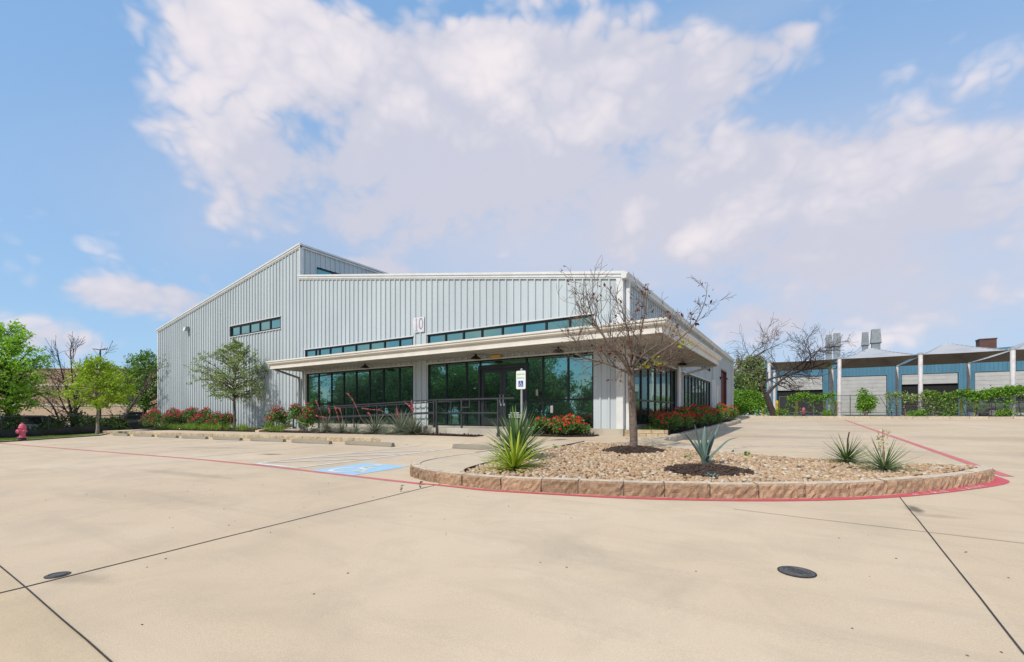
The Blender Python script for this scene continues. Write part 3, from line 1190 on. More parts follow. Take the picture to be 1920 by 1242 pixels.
def stonemat():
    m = bpy.data.materials.new('river_stone')
    nt, b, N, Lk = nodes(m)
    g = N('ShaderNodeNewGeometry').outputs['Random Per Island']
    cr = N('ShaderNodeValToRGB')
    el = cr.color_ramp.elements
    el[0].position, el[0].color = 0, (.24, .135, .07, 1)
    el[1].position, el[1].color = 1, (.56, .44, .29, 1)
    for p, c in ((.15, (.46, .31, .165, 1)), (.35, (.38, .24, .13, 1)), (.5, (.53, .39, .235, 1)), (.65, (.42, .25, .14, 1)), (.8, (.58, .50, .38, 1)), (.9, (.29, .19, .11, 1))):
        e = el.new(p)
        e.color = c
    Lk(g, cr.inputs[0])
    tc = N('ShaderNodeTexCoord').outputs['Object']
    c = mixc(nt, 1, cr.outputs[0], mixc(nt, noisen(nt, tc, 45, 4), (.72, .72, .72), (1.2, 1.2, 1.2)), 'MULTIPLY')
    Lk(c, b.inputs['Base Color'])
    b.inputs['Roughness'].default_value = .75
    return m


MT['stone'] = stonemat()


def gravel():
    rng = np.random.RandomState(5)
    C, Sx = [], []
    while len(C) < 17000:
        x, y = rng.uniform(-5.1, 2.2), rng.uniform(5.1, 11.6)
        if not inside(GPOLY, x, y):
            continue
        # the mulch circles round the tree and the agave stay clear
        if any(((x - a) / ra) ** 2 + ((y - b) / rb) ** 2 < rng.uniform(.72, .92) for a, b, ra, rb, h in MOUND):
            continue
        C.append((x, y, bedz(x, y)))
    C = np.array(C)
    n = len(C)
    s = rng.uniform(.013, .032, n) * rng.uniform(.8, 1.25, n)
    el = np.stack([s * rng.uniform(.9, 1.5, n), s * rng.uniform(.75, 1.1, n), s * rng.uniform(.5, .85, n)], 1)
    bump = 1 + rng.uniform(-.13, .13, (n, len(IV)))
    P = IV[None] * bump[..., None] * el[:, None, :]
    a = rng.uniform(0, 2 * np.pi, n)
    t = rng.normal(0, .3, n)
    ca, sa, ct, st = np.cos(a), np.sin(a), np.cos(t), np.sin(t)
    x, y, z = P[..., 0], P[..., 1], P[..., 2]
    x, z = x * ct[:, None] - z * st[:, None], x * st[:, None] + z * ct[:, None]
    x, y = x * ca[:, None] - y * sa[:, None], x * sa[:, None] + y * ca[:, None]
    P = np.stack([x, y, z], -1) + C[:, None, :]
    P[..., 2] += (rng.uniform(.2, 1.0, n) * s)[:, None]
    F = IF[None] + (np.arange(n) * len(IV))[:, None, None]
    o = np_mesh('gravel', P.reshape(-1, 3), F.reshape(-1, 3), MT['stone'], smooth=True)
    tag(o, 'tan and brown river stones filling the kerbed island', 'gravel', kind='stuff')


gravel()


def chips(name, spots, n, mat, seed, label, size=(.03, .09), thick=.012):
    """loose bark chips lying over a bed; spots = list of sampler functions"""
    rng = np.random.RandomState(seed)
    pts = np.array([spots(rng) for _ in range(n)])
    L = rng.uniform(size[0], size[1], n)
    W = L * rng.uniform(.2, .5, n)
    T = np.full(n, thick) * rng.uniform(.5, 1.2, n)
    cube = np.array([(-.5, -.5, -.5), (.5, -.5, -.5), (.5, .5, -.5), (-.5, .5, -.5), (-.5, -.5, .5), (.5, -.5, .5), (.5, .5, .5), (-.5, .5, .5)])
    P = cube[None] * np.stack([L, W, T], 1)[:, None, :]
    a, t = rng.uniform(0, 6.28, n), rng.normal(0, .45, n)
    x, y, z = P[..., 0], P[..., 1], P[..., 2]
    x, z = x * np.cos(t)[:, None] - z * np.sin(t)[:, None], x * np.sin(t)[:, None] + z * np.cos(t)[:, None]
    x, y = x * np.cos(a)[:, None] - y * np.sin(a)[:, None], x * np.sin(a)[:, None] + y * np.cos(a)[:, None]
    P = np.stack([x, y, z], -1) + pts[:, None, :]
    F = np.array([(0, 3, 2, 1), (4, 5, 6, 7), (0, 1, 5, 4), (1, 2, 6, 5), (2, 3, 7, 6), (3, 0, 4, 7)])
    F = F[None] + (np.arange(n) * 8)[:, None, None]
    tag(np_mesh(name, P.reshape(-1, 3), F.reshape(-1, 4), mat), label, 'mulch', kind='stuff')


def mound(a, b, ra, rb, h, label, seed):
    mbm = MB()
    rng = random.Random(seed)
    rings, seg = 7, 30
    vs = [(a, b, bedz(a, b) + h)]
    for r in range(1, rings + 1):
        t = r / rings
        for k in range(seg):
            th = 2 * math.pi * k / seg
            w = 1 + .07 * math.sin(3 * th + seed) + rng.uniform(-.03, .03)
            x, y = a + ra * t * w * math.cos(th), b + rb * t * w * math.sin(th)
            vs.append((x, y, bedz(x, y) + h * (1 - t ** 2.2) + .012 - (.03 if r == rings else 0) + rng.uniform(-.008, .008)))
    fs = [(0, 1 + k, 1 + (k + 1) % seg) for k in range(seg)]
    for r in range(rings - 1):
        for k in range(seg):
            p, q = 1 + r * seg + k, 1 + r * seg + (k + 1) % seg
            fs.append((p, p + seg, q + seg, q))
    mbm.add(vs, fs)
    tag(mbm.build('mulch_ring', MT['mulch'], smooth=True), kind='structure')

    def samp(r):
        while True:
            u, v = r.uniform(-1, 1), r.uniform(-1, 1)
            d = u * u + v * v
            if d < 1:
                x, y = a + ra * u, b + rb * v
                return (x, y, bedz(x, y) + h * (1 - d ** 1.1) + .018)
    chips('mulch', samp, 900, MT['chip'], seed, label, (.02, .07), .01)


mound(*MOUND[0], 'dark bark mulch heaped round the trunk of the nearly bare tree', 3)
mound(*MOUND[1], 'dark bark mulch heaped round the big blue agave', 4)


# --- planting beds along the building
def bed(name, poly, dz, label, n, seed):
    b_ = MB()
    sheet(b_, poly, dz)
    tag(b_.build(name, MT['mulch']), kind='structure')
    xs_, ys_ = [p[0] for p in poly], [p[1] for p in poly]

    def samp(r):
        for _ in range(60):
            x, y = r.uniform(min(xs_), max(xs_)), r.uniform(min(ys_), max(ys_))
            if inside(poly, x, y):
                break
        return (x, y, gz(x, y) + dz + .01)
    chips('mulch', samp, n, MT['chip'], seed, label, (.03, .12), .014)


bed('planting_bed', [(-36, 11.75), (-21.6, 11.62), (-21.4, 13.98), (-39, 13.98)], .20, 'dark mulch under the rose hedge along the tall wall', 1100, 6)
bed('planting_bed', [(-21.3, 11.55), (-11.2, 11.72), (-8.9, 11.75), (-8.9, 12.3), (-11.1, 12.3), (-21.3, 12.45)], .19, 'dark mulch under the pink flowering red yuccas', 900, 7)
bed('planting_bed', [(-7.6, 12.75), (-6.2, 12.9), (-5.5, 13.4), (-5.5, 13.98), (-7.6, 13.98)], .185, 'dark mulch under the red rose bush below the entrance glass', 300, 8)
bed('planting_bed', [(-4.70, 14.35), (-3.45, 14.55), (-3.35, 33.2), (-4.70, 33.2)], .165, 'dark mulch in the long bed beside the right hand glazing', 700, 9)

stone_kerb('sidewalk_kerb', [(-35.5, 9.92), (-12.0, 9.92), (-10.9, 9.86), (-10.2, 9.78)], .165, .12, (.55, .95), [MT['lime'], MT['limetop'], MT['mortar']], side=1, seed=21, rough=.01,
           hfun=lambda x, y: clampf((-10.2 - x) / 1.2, .12, 1))
stone_kerb('bed_kerb', [(-4.1, 12.65), (-3.62, 13.1), (-3.32, 13.9), (-3.22, 15.5), (-3.18, 22), (-3.16, 30), (-3.3, 33.2), (-3.9, 34.2), (-4.7, 34.6)], .2, .2, (.5, .9), [MT['limetop'], MT['limetop'], MT['mortar']], side=1, seed=22, rough=.014)
stone_kerb('yard_kerb', [(-5.2, 44.4), (60, 44.4)], .17, .25, (.8, 1.4), [MT['limetop'], MT['limetop'], MT['mortar']], side=1, seed=23, rough=.012, smooth_curve=False)

# turf verge on the left
mb = MB()
VERGE = [(-28.3, 4.6), (-31.25, 8.6), (-34.4, 9.9), (-36.2, 9.9), (-36.2, 10.6), (-31.9, 5.2), (-19.0, -10.8), (-17.0, -11.5)]
mb.add([(x, y, gz(x, y) + .035) for x, y in VERGE], [tuple(range(len(VERGE)))])
tag(mb.build('verge', MT['grass']), kind='structure')
mb = MB()
strip(mb, [(-17.0, -10.9), (-28.35, 4.55), (-31.3, 8.55), (-34.4, 9.85)], .12, .05)
tag(mb.build('verge_kerb', MT['walk']), kind='structure')

# ------------------------------------------------------------------ the metal building
YF, XS, XR, XL, YB = 14.04, -4.78, -21.9, -39.1, 41.2
SLOPE = 2.76 / 17.12
Z_EAVE_R, Z_TOP_R, Z_PEAK, Z_EAVE_L = 5.40, 8.14, 9.76, 7.02
FLOOR = .62

BLD = empty('metal_building', (-21.9, 27, .3), 'pale grey ribbed metal building with split gable roof and canopy over dark glass', 'building', world=True)


def front(u, z, o):
    return (u, YF - o, z)


def sidem(u, z, o):
    return (XS + o, u, z)


def clerm(u, z, o):
    return (XR + o, u, z)


def backl(u, z, o):
    return (XL - o, u, z)


def pbox(mb, M, u0, u1, z0, z1, o0, o1, mi=0):
    P = [M(u0, z0, o0), M(u1, z0, o0), M(u1, z0, o1), M(u0, z0, o1), M(u0, z1, o0), M(u1, z1, o0), M(u1, z1, o1), M(u0, z1, o1)]
    mb.hexa(P, mi)


def siding(name, M, u0, u1, zb, ztop, openings, parent, mat, pitch=.3048, rib=.052, phase=0.):
    """ribbed sheet: narrow trapezoid ribs, faint stiffening beads, cut for openings"""
    prof = []
    k = math.floor((u0 - phase) / pitch) - 1
    while phase + k * pitch < u1 + pitch:
        c = phase + k * pitch
        prof += [(c - .034, 0), (c - .024, rib), (c + .024, rib), (c + .034, 0), (c + .095, 0), (c + .105, .004), (c + .125, .004), (c + .135, 0), (c + .185, 0), (c + .195, .004), (c + .215, .004), (c + .225, 0)]
        k += 1
    us = sorted(set([p[0] for p in prof] + [u0, u1] + [q for o in openings for q in o[:2]]))
    us = [u for u in us if u0 - 1e-6 <= u <= u1 + 1e-6]
    pu, po = [p[0] for p in prof], [p[1] for p in prof]
    off = np.interp(us, pu, po)
    mb = MB()
    for i in range(len(us) - 1):
        a, b = us[i], us[i + 1]
        if b - a < 1e-5:
            continue
        m = (a + b) / 2
        segs = [(zb, None)]
        cuts = sorted([(o[2], o[3]) for o in openings if o[0] - 1e-6 <= m <= o[1] + 1e-6])
        z = zb
        for (c0, c1) in cuts:
            if c0 > z:
                mb.add([M(a, z, off[i]), M(b, z, off[i + 1]), M(b, c0, off[i + 1]), M(a, c0, off[i])], [(0, 1, 2, 3)])
            z = c1
        ta, tb = ztop(a), ztop(b)
        if max(ta, tb) > z:
            mb.add([M(a, z, off[i]), M(b, z, off[i + 1]), M(b, tb, off[i + 1]), M(a, ta, off[i])], [(0, 1, 2, 3)])
    return mb.build(name, mat, parent)


def ztop_front(u):
    if u >= XR:
        return Z_EAVE_R + (XS - u) * SLOPE
    return Z_PEAK - (XR - u) * SLOPE


GL_L = (-21.38, -13.86, FLOOR, 3.14)
GL_R = (-13.02, -5.73, FLOOR, 3.14)
CL_A = (-21.5, -13.86, 3.72, 4.37)
CL_B = (-13.05, -5.73, 3.72, 4.37)
WIN_L = (-28.98, -23.68, 5.70, 6.34)
siding('front_wall', front, XL, XS, .30, ztop_front, [GL_L, GL_R, CL_A, CL_B, WIN_L], BLD, MT['siding'])

SG1 = (14.42, 21.35, .72, 3.10)
SG2 = (22.7, 30.9, .80, 3.10)
SCL = (14.2, 30.9, 3.72, 4.28)
SDR = (35.25, 38.05, .75, 4.22)
SND = (33.35, 34.25, .75, 3.05)
siding('side_wall', sidem, YF, YB, .35, lambda u: Z_EAVE_R, [SG1, SG2, SCL, SDR, SND], BLD, MT['siding'])
CWN = (14.95, 21.0, 8.42, 8.98)
siding('clerestory_wall', clerm, YF, YB, Z_TOP_R - .1, lambda u: Z_PEAK, [CWN], BLD, MT['siding'])
siding('rear_side_wall', backl, YF, YB, .1, lambda u: Z_EAVE_L, [], BLD, MT['siding'])
mb = MB()
mb.add([(XL, YB, 0), (XS, YB, 0), (XS, YB, Z_EAVE_R), (XR, YB, Z_TOP_R), (XR, YB, Z_PEAK), (XL, YB, Z_EAVE_L)], [(0, 1, 2, 3, 4, 5)])
mb.build('rear_wall', MT['siding'], BLD)

# roofs
mb = MB()
def roofslab(mb, xa, za, xb, zb, y0, y1, t=.10):
    mb.hexa([(xa, y0, za), (xb, y0, zb), (xb, y1, zb), (xa, y1, za), (xa, y0, za + t), (xb, y0, zb + t), (xb, y1, zb + t), (xa, y1, za + t)])
roofslab(mb, XS + .02, Z_EAVE_R + .012, XR + .04, Z_TOP_R - .002, YF - .05, YB + .05, .07)
for k in range(int((YB - YF) / .61)):
    y = YF + .3 + .61 * k
    mb.hexa([(XS, y, Z_EAVE_R + .082), (XS, y + .04, Z_EAVE_R + .082), (XR + .05, y + .04, Z_TOP_R + .066), (XR + .05, y, Z_TOP_R + .066),
             (XS, y, Z_EAVE_R + .13), (XS, y + .04, Z_EAVE_R + .13), (XR + .05, y + .04, Z_TOP_R + .115), (XR + .05, y, Z_TOP_R + .115)])
roofslab(mb, XL - .05, Z_EAVE_L + .01, XR + .1, Z_PEAK + .015, YF - .05, YB + .05, .07)
mb.build('roof', MT['roof'], BLD)


def rake(mb, a, b, w=.16, h=.17, y=YF):
    """stepped rake flashing along the front gable edge from a to b (x,z)"""
    (xa, za), (xb, zb) = a, b
    for (o0, o1, d0, d1) in ((-.03, .085, .0, h), (.085, .115, h * .55, h + .012), (.0, .06, -.05, 0)):
        mb.hexa([(xa, y - o0, za + d0), (xb, y - o0, zb + d0), (xb, y - o1, zb + d0), (xa, y - o1, za + d0),
                 (xa, y - o0, za + d1), (xb, y - o0, zb + d1), (xb, y - o1, zb + d1), (xa, y - o1, za + d1)])


def trim(name, fn):
    mb = MB()
    fn(mb)
    return mb.build(name, MT['trim'], BLD)


trim('rake_trim', lambda mb: rake(mb, (XR - .12, Z_TOP_R - .02), (XS + .14, Z_EAVE_R)))
trim('rake_trim', lambda mb: rake(mb, (XL - .12, Z_EAVE_L - .03), (XR + .10, Z_PEAK - .01)))


def topf(mb):
    for (o0, o1, z0, z1) in ((.056, .10, -.06, .12), (.10, .135, .04, .135)):
        mb.box(XR + o0, YF - .10, Z_PEAK + z0, XR + o1, YB + .1, Z_PEAK + z1)


trim('fascia', topf)
trim('corner_trim', lambda mb: mb.box(XL - .03, YF - .062, .30, XL + .12, YF + .03, Z_EAVE_L))
trim('corner_trim', lambda mb: (mb.box(XS - .16, YF - .062, .30, XS + .062, YF - .03, Z_EAVE_R), mb.box(XS, YF - .03, .30, XS + .062, YF + .28, Z_EAVE_R)))
trim('corner_trim', lambda mb: mb.box(XS, YB - .18, .30, XS + .062, YB + .02, Z_EAVE_R))
trim('corner_trim', lambda mb: mb.box(XR, YF - .06, Z_TOP_R + .15, XR + .062, YF + .14, Z_PEAK - .06))
for w in (CL_A, CL_B, WIN_L):
    trim('window_head', lambda mb: pbox(mb, front, w[0] - .04, w[1] + .04, w[3], w[3] + .035, -.02, .06))
trim('window_sill', lambda mb: pbox(mb, front, WIN_L[0] - .04, WIN_L[1] + .04, WIN_L[2] - .04, WIN_L[2], -.02, .07))
for w in (GL_L, GL_R):
    trim('window_head', lambda mb: pbox(mb, front, w[0] - .06, w[1] + .06, w[3], w[3] + .05, -.02, .06))
for w in (SG1, SG2, SCL):
    trim('window_head', lambda mb: pbox(mb, sidem, w[0] - .05, w[1] + .05, w[3], w[3] + .05, -.02, .06))
trim('window_jamb', lambda mb: pbox(mb, front, GL_L[0] - .14, GL_L[0], .4, 3.3, -.05, .06))

# eave gutter along the right side
mb = MB()
GP = [(-.02, .0), (.13, .0), (.15, .03), (.15, .10), (.19, .14), (.19, .19), (-.02, .19)]
ya, yb = YF - .14, YB + .12
zg = Z_EAVE_R - .045
vs = [(XS + .05 + o, y, zg + z) for y in (ya, yb) for o, z in GP]
n = len(GP)
mb.add(vs, [(i, (i + 1) % n, (i + 1) % n + n, i + n) for i in range(n)] + [tuple(range(n)), tuple(range(n, 2 * n))])
mb.build('eave_gutter', MT['trim'], BLD)


def storefront(name, M, w, cols, rows, parent, glass, fw=.055, depth=.13, inset=.03, frame=None, mf=None, skip=None):
    """glass sheet with a child frame of mullions; cols/rows are member centres inside the opening"""
    u0, u1, z0, z1 = w
    mb = MB()
    cs = [u0] + list(cols) + [u1]
    rng = random.Random(int(u0 * 10))
    for i in range(len(cs) - 1):
        rs = [z0] + list(rows) + [z1]
        for j in range(len(rs) - 1):
            if skip and skip(cs[i], cs[i + 1], rs[j], rs[j + 1]):
                continue
            t1, t2 = rng.uniform(-.0016, .0016), rng.uniform(-.0016, .0016)
            dx, dz = cs[i + 1] - cs[i], rs[j + 1] - rs[j]
            mb.add([M(cs[i], rs[j], -inset - .03), M(cs[i + 1], rs[j], -inset - .03 + dx * t1), M(cs[i + 1], rs[j + 1], -inset - .03 + dx * t1 + dz * t2), M(cs[i], rs[j + 1], -inset - .03 + dz * t2)], [(0, 1, 2, 3)])
    g = mb.build(name, glass, parent)
    fr = MB()
    o0, o1 = -inset - depth, -inset + .012
    pbox(fr, M, u0, u0 + fw, z0, z1, o0, o1)
    pbox(fr, M, u1 - fw, u1, z0, z1, o0, o1)
    pbox(fr, M, u0 + fw, u1 - fw, z0, z0 + fw, o0, o1)
    pbox(fr, M, u0 + fw, u1 - fw, z1 - fw, z1, o0, o1)
    for c in cols:
        pbox(fr, M, c - fw / 2, c + fw / 2, z0 + fw, z1 - fw, o0, o1 - .003)
    for r in rows:
        for a, b in zip(cs, cs[1:]):
            aa = a + (fw if a == u0 else fw / 2)
            bb = b - (fw if b == u1 else fw / 2)
            if skip and skip(a, b, r - .3, r + .3):
                continue
            pbox(fr, M, aa, bb, r - .03, r + .03, o0, o1 - .006)
    fr.build('window_frame', frame or MT['bronze'], g)
    return g


ROW = 1.58
storefront('shopfront_window', front, GL_L, [-20.42, -19.40, -18.46, -17.56, -16.64, -15.72, -14.72], [ROW], BLD, MT['glass'])
DOOR = (-10.37, -8.31)
storefront('shopfront_window', front, GL_R, [-12.05, -11.03, -10.37, -8.31, -7.63, -6.66], [ROW], BLD, MT['glass'],
           skip=lambda a, b, c, d: a == -10.37)
storefront('clerestory_window', front, CL_A, [-20.65, -20.36, -19.5, -18.56, -17.58, -16.6, -15.65, -14.7], [], BLD, MT['glass'], fw=.07)
storefront('clerestory_window', front, CL_B, [-12.09, -11.18, -10.28, -9.34, -8.4, -7.5, -6.6], [], BLD, MT['glass'], fw=.07)
storefront('strip_window', front, WIN_L, [-27.92, -26.86, -25.8, -24.74], [], BLD, MT['glass'], fw=.09)
storefront('side_shopfront_window', sidem, SG1, [15.35, 16.3, 17.25, 18.2, 19.1, 20.0, 20.8], [ROW], BLD, MT['sideglass'], fw=.075, depth=.15)
storefront('side_shopfront_window', sidem, SG2, [23.6, 24.5, 25.4, 26.3, 27.2, 28.1, 29.0, 29.95], [ROW], BLD, MT['sideglass'], fw=.075, depth=.15)
storefront('side_clerestory_window', sidem, SCL, [15.2 + .95 * k for k in range(16)], [], BLD, MT['sideglass'], fw=.075)
storefront('roof_window', clerm, CWN, [16.0, 17.0, 18.0, 19.0, 20.0], [], BLD, MT['glass'], fw=.08)

# entrance: transom and a pair of doors with dark grey stiles
mb = MB()
DT = 2.78
mb.add([front(DOOR[0], DT + .03, -.06), front(DOOR[1], DT + .03, -.06), front(DOOR[1], 3.14, -.06), front(DOOR[0], 3.14, -.06)], [(0, 1, 2, 3)])
tr = mb.build('transom_window', MT['glass'], BLD)
mb = MB()
pbox(mb, front, DOOR[0] + .03, DOOR[1] - .03, DT, DT + .16, -.16, .0)
pbox(mb, front, DOOR[0] - .06, DOOR[0] + .03, FLOOR, DT + .16, -.17, .012)
pbox(mb, front, DOOR[1] - .03, DOOR[1] + .06, FLOOR, DT + .16, -.17, .012)
mb.build('door_frame', MT['greyframe'], tr)
xm = (DOOR[0] + DOOR[1]) / 2
for s, (a, b) in enumerate(((DOOR[0] + .03, xm - .006), (xm + .006, DOOR[1] - .03))):
    mb = MB()
    st = .13
    pbox(mb, front, a, a + st, FLOOR + .012, DT - .006, -.10, -.045)
    pbox(mb, front, b - st, b, FLOOR + .012, DT - .006, -.10, -.045)
    pbox(mb, front, a + st, b - st, FLOOR + .012, FLOOR + .30, -.10, -.045)
    pbox(mb, front, a + st, b - st, DT - .13, DT - .006, -.10, -.045)
    dr = mb.build('entry_door', MT['greyframe'], BLD)
    mb = MB()
    mb.add([front(a + st, FLOOR + .30, -.075), front(b - st, FLOOR + .30, -.075), front(b - st, DT - .13, -.075), front(a + st, DT - .13, -.075)], [(0, 1, 2, 3)])
    mb.build('pane', MT['glass'], dr)
    mb = MB()
    hx = b - .065 if s == 0 else a + .065
    mb.tube([front(hx, 1.50, -.045), front(hx, 1.50, .03), front(hx, 1.80, .03), front(hx, 1.80, -.045)], .014, 8)
    pbox(mb, front, hx - .03, hx + .03, 1.40, 1.48, -.045, -.03)
    mb.build('handle', MT['steel'], dr)
    if s == 1:
        mb = MB()
        rng = random.Random(4)
        for r in range(3):
            uu = a + st + .12 + (.05 if r == 0 else 0)
            end = b - st - .10 - (.07 if r == 0 else 0)
            while uu < end:
                ln = rng.uniform(.015, .05)
                mb.add([front(uu, FLOOR + .49 - .075 * r, -.071), front(min(end, uu + ln), FLOOR + .49 - .075 * r, -.071), front(min(end, uu + ln), FLOOR + .525 - .075 * r, -.071), front(uu, FLOOR + .525 - .075 * r, -.071)], [(0, 1, 2, 3)])
                uu += ln + .012
        mb.build('door_notice', MT['signwhite'], dr)
# small notices inside the glass right of the door
for (u0, u1, z0, z1) in ((-7.93, -7.84, 1.74, 1.96), (-7.35, -7.25, 1.13, 1.38)):
    mb = MB()
    mb.add([front(u0, z0, -.053), front(u1, z0, -.053), front(u1, z1, -.053), front(u0, z1, -.053)], [(0, 1, 2, 3)])
    mb.build('window_notice', pmat('notice_paper', (.34, .27, .26), .7, scale=20, col2=(.40, .36, .34)), BLD)

# right wall: maroon roll-up door and narrow white door
mb = MB()
for k in range(23):
    z = SDR[2] + .15 * k
    pbox(mb, sidem, SDR[0], SDR[1], z + .008, min(SDR[3], z + .15), -.16, -.13)
pbox(mb, sidem, SDR[0], SDR[1], SDR[2], SDR[3], -.19, -.165)
rd = mb.build('roll_up_door', MT['maroon'], BLD)
mb = MB()
for a, b in ((SDR[0] - .1, SDR[0]), (SDR[1], SDR[1] + .1)):
    pbox(mb, sidem, a, b, SDR[2], SDR[3] + .1, -.19, .045)
pbox(mb, sidem, SDR[0], SDR[1], SDR[3], SDR[3] + .1, -.19, .045)
mb.build('door_frame', MT['maroon'], rd)
mb = MB()
pbox(mb, sidem, SND[0], SND[1], SND[2], SND[3], -.08, -.02)
pbox(mb, sidem, SND[0] - .06, SND[0], SND[2], SND[3] + .06, -.08, .05)
pbox(mb, sidem, SND[1], SND[1] + .06, SND[2], SND[3] + .06, -.08, .05)
sd = mb.build('side_door', MT['trim'], BLD)
mb = MB()
pbox(mb, sidem, SND[1] - .16, SND[1] - .08, 1.7, 1.76, -.02, .05)
mb.build('handle', MT['steel'], sd)
# lamp bracket on the right wall
mb = MB()
pbox(mb, sidem, 34.65, 34.85, 3.5, 3.7, .036, .1)
mb.tube([sidem(34.75, 3.6, .1), sidem(34.75, 3.72, .3), sidem(34.75, 3.62, .42)], .025, 8)
mb.lathe([(.03, .12), (.1, .04), (.15, 0), (.0, .0)], 12, sidem(34.75, 3.48, .45))
mb.build('wall_lamp', MT['black'], BLD)

# dark core behind every pane, so nothing shows through the openings
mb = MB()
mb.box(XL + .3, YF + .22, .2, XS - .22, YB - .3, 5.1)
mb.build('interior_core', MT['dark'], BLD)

# foundation slab edge
mb = MB()
mb.box(GL_L[0] - .1, YF - .075, .05, XS + .07, YF + .1, FLOOR - .004)
mb.box(XS - .1, YF + .1, .1, XS + .075, YB, .72)
mb.box(XL, YF - .02, -.4, GL_L[0] - .1, YF + .1, .36)
mb.build('foundation', MT['slab'], BLD)

# ---- canopy
CX0, CX1, CY0, CY1 = -21.8, -3.0, YF - 1.79, 22.25
ZC = 3.60
cp = [(CX0, YF), (CX0, CY0), (CX1, CY0), (CX1, CY1), (XS, CY1)]


def sweep(mb, path, prof, mi=0):
    """sweep (outward, z) profile along an open plan path with mitred corners"""
    rows = []
    for i, p in enumerate(path):
        p = Vector(p)
        n = []
        if i > 0:
            d = (p - Vector(path[i - 1])).normalized()
            n.append(Vector((d.y, -d.x)))
        if i < len(path) - 1:
            d = (Vector(path[i + 1]) - p).normalized()
            n.append(Vector((d.y, -d.x)))
        if len(n) == 2:
            m = (n[0] + n[1]).normalized()
            m = m / m.dot(n[0])
        else:
            m = n[0]
        rows.append([(p.x + m.x * o, p.y + m.y * o, z) for o, z in prof])
    k = len(prof)
    mb.add([v for r in rows for v in r], [(i * k + j, (i + 1) * k + j, (i + 1) * k + j + 1, i * k + j + 1) for i in range(len(rows) - 1) for j in range(k - 1)]
           + [tuple(range(k)), tuple((len(rows) - 1) * k + j for j in range(k))][:0])


mb = MB()
wallz = ZC + .10
mb.add([(CX0, CY0, ZC), (CX1, CY0, ZC), (XS, YF, wallz), (CX0, YF, wallz), (CX1, CY1, ZC), (XS, CY1, wallz)], [(0, 1, 2, 3), (1, 4, 5, 2)])
CAN = mb.build('canopy', MT['roof'], BLD)
mb = MB()
sweep(mb, cp, [(-.03, ZC + .0), (-.03, ZC + .035), (.03, ZC + .035), (.045, ZC + .02), (.045, ZC - .03), (.01, ZC - .06), (.01, ZC - .095), (-.02, ZC - .13), (-.10, ZC - .135)])
mb.build('gutter', MT['gutter'], CAN)
mb = MB()
sweep(mb, cp, [(-.095, ZC - .10), (-.095, ZC - .31), (-.075, ZC - .32), (-.075, ZC - .345), (-.13, ZC - .345), (-.13, ZC - .30)])
mb.build('fascia', MT['gutter'], CAN)
mb = MB()
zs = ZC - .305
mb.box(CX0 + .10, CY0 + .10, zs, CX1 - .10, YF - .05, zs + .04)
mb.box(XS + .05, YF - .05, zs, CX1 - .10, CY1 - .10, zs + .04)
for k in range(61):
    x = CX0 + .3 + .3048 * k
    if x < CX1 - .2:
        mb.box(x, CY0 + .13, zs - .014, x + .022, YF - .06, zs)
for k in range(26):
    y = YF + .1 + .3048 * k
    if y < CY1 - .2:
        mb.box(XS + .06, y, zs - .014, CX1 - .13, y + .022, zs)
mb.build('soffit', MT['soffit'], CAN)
# dome lamps and an amber lamp under the canopy
for (px, py, Y) in ((519, 690, 13.0), (684.5, 684, 13.35), (892, 665, 13.35), (1047, 652, 13.35)):
    p = onY(px, py, Y)
    mb = MB()
    small = px < 600
    z = zs - .014
    s = .5 if small else 1
    mb.lathe([(.03, z), (.035, z - .05), (.07, z - .07), (.15 * s, z - .12), (.21 * s, z - .17), (.20 * s, z - .175), (.05, z - .10)], 20, (p.x, p.y, 0))
    mb.build('canopy_lamp', MT['flood'] if small else MT['black'], CAN)
mb = MB()
mb.lathe([(.03, zs - .014), (.035, zs - .06), (.07, zs - .08), (.15, zs - .13), (.21, zs - .18), (.20, zs - .185), (.05, zs - .11)], 20, (-4.1, 19.6, 0))
mb.build('canopy_lamp', MT['black'], CAN)
p = onY(929, 664, 13.9)
mb = MB()
mb.box(p.x - .22, YF - .18, 3.16, p.x + .22, YF - .06, 3.27)
mb.build('entrance_lamp', MT['amber'], CAN)


def downspout(pts, parent, mat, w=.085):
    mb = MB()
    for a, b in zip(pts, pts[1:]):
        a, b = Vector(a), Vector(b)
        e = (b - a).normalized() * (w * .35)
        mb.beam(a - e, b + e, w * 1.1, w)
    return mb.build('downspout', mat, parent)


downspout([(-21.62, 12.42, ZC - .13), (-21.62, 12.42, 3.28), (-21.84, 13.93, 2.94), (-21.84, 13.95, .4)], BLD, MT['flood'])
downspout([(-3.12, 22.1, ZC - .13), (-3.12, 22.1, 3.26), (-4.66, 22.25, 2.92), (-4.66, 22.25, .7)], BLD, MT['trim'])
downspout([(XS + .16, YF + .18, Z_EAVE_R - .05), (XS + .16, YF + .18, ZC + .08)], BLD, MT['trim'], .10)
downspout([(XS + .14, YF + .18, ZC - .33), (XS + .14, YF + .18, .4)], BLD, MT['trim'], .10)
downspout([(XS + .14, 31.4, Z_EAVE_R - .05), (XS + .14, 31.4, .6)], BLD, MT['trim'], .10)
downspout([(XS + .14, YB - .12, Z_EAVE_R - .05), (XS + .14, YB - .12, .6)], BLD, MT['trim'], .10)
# pilaster between the two right hand glazed bays
for u0, u1 in ((21.5, 22.05), (31.05, 32.2)):
    mb = MB()
    pbox(mb, sidem, u0, u1, .5, 3.26, .054, .12)
    mb.build('pilaster', MT['trim'], BLD)

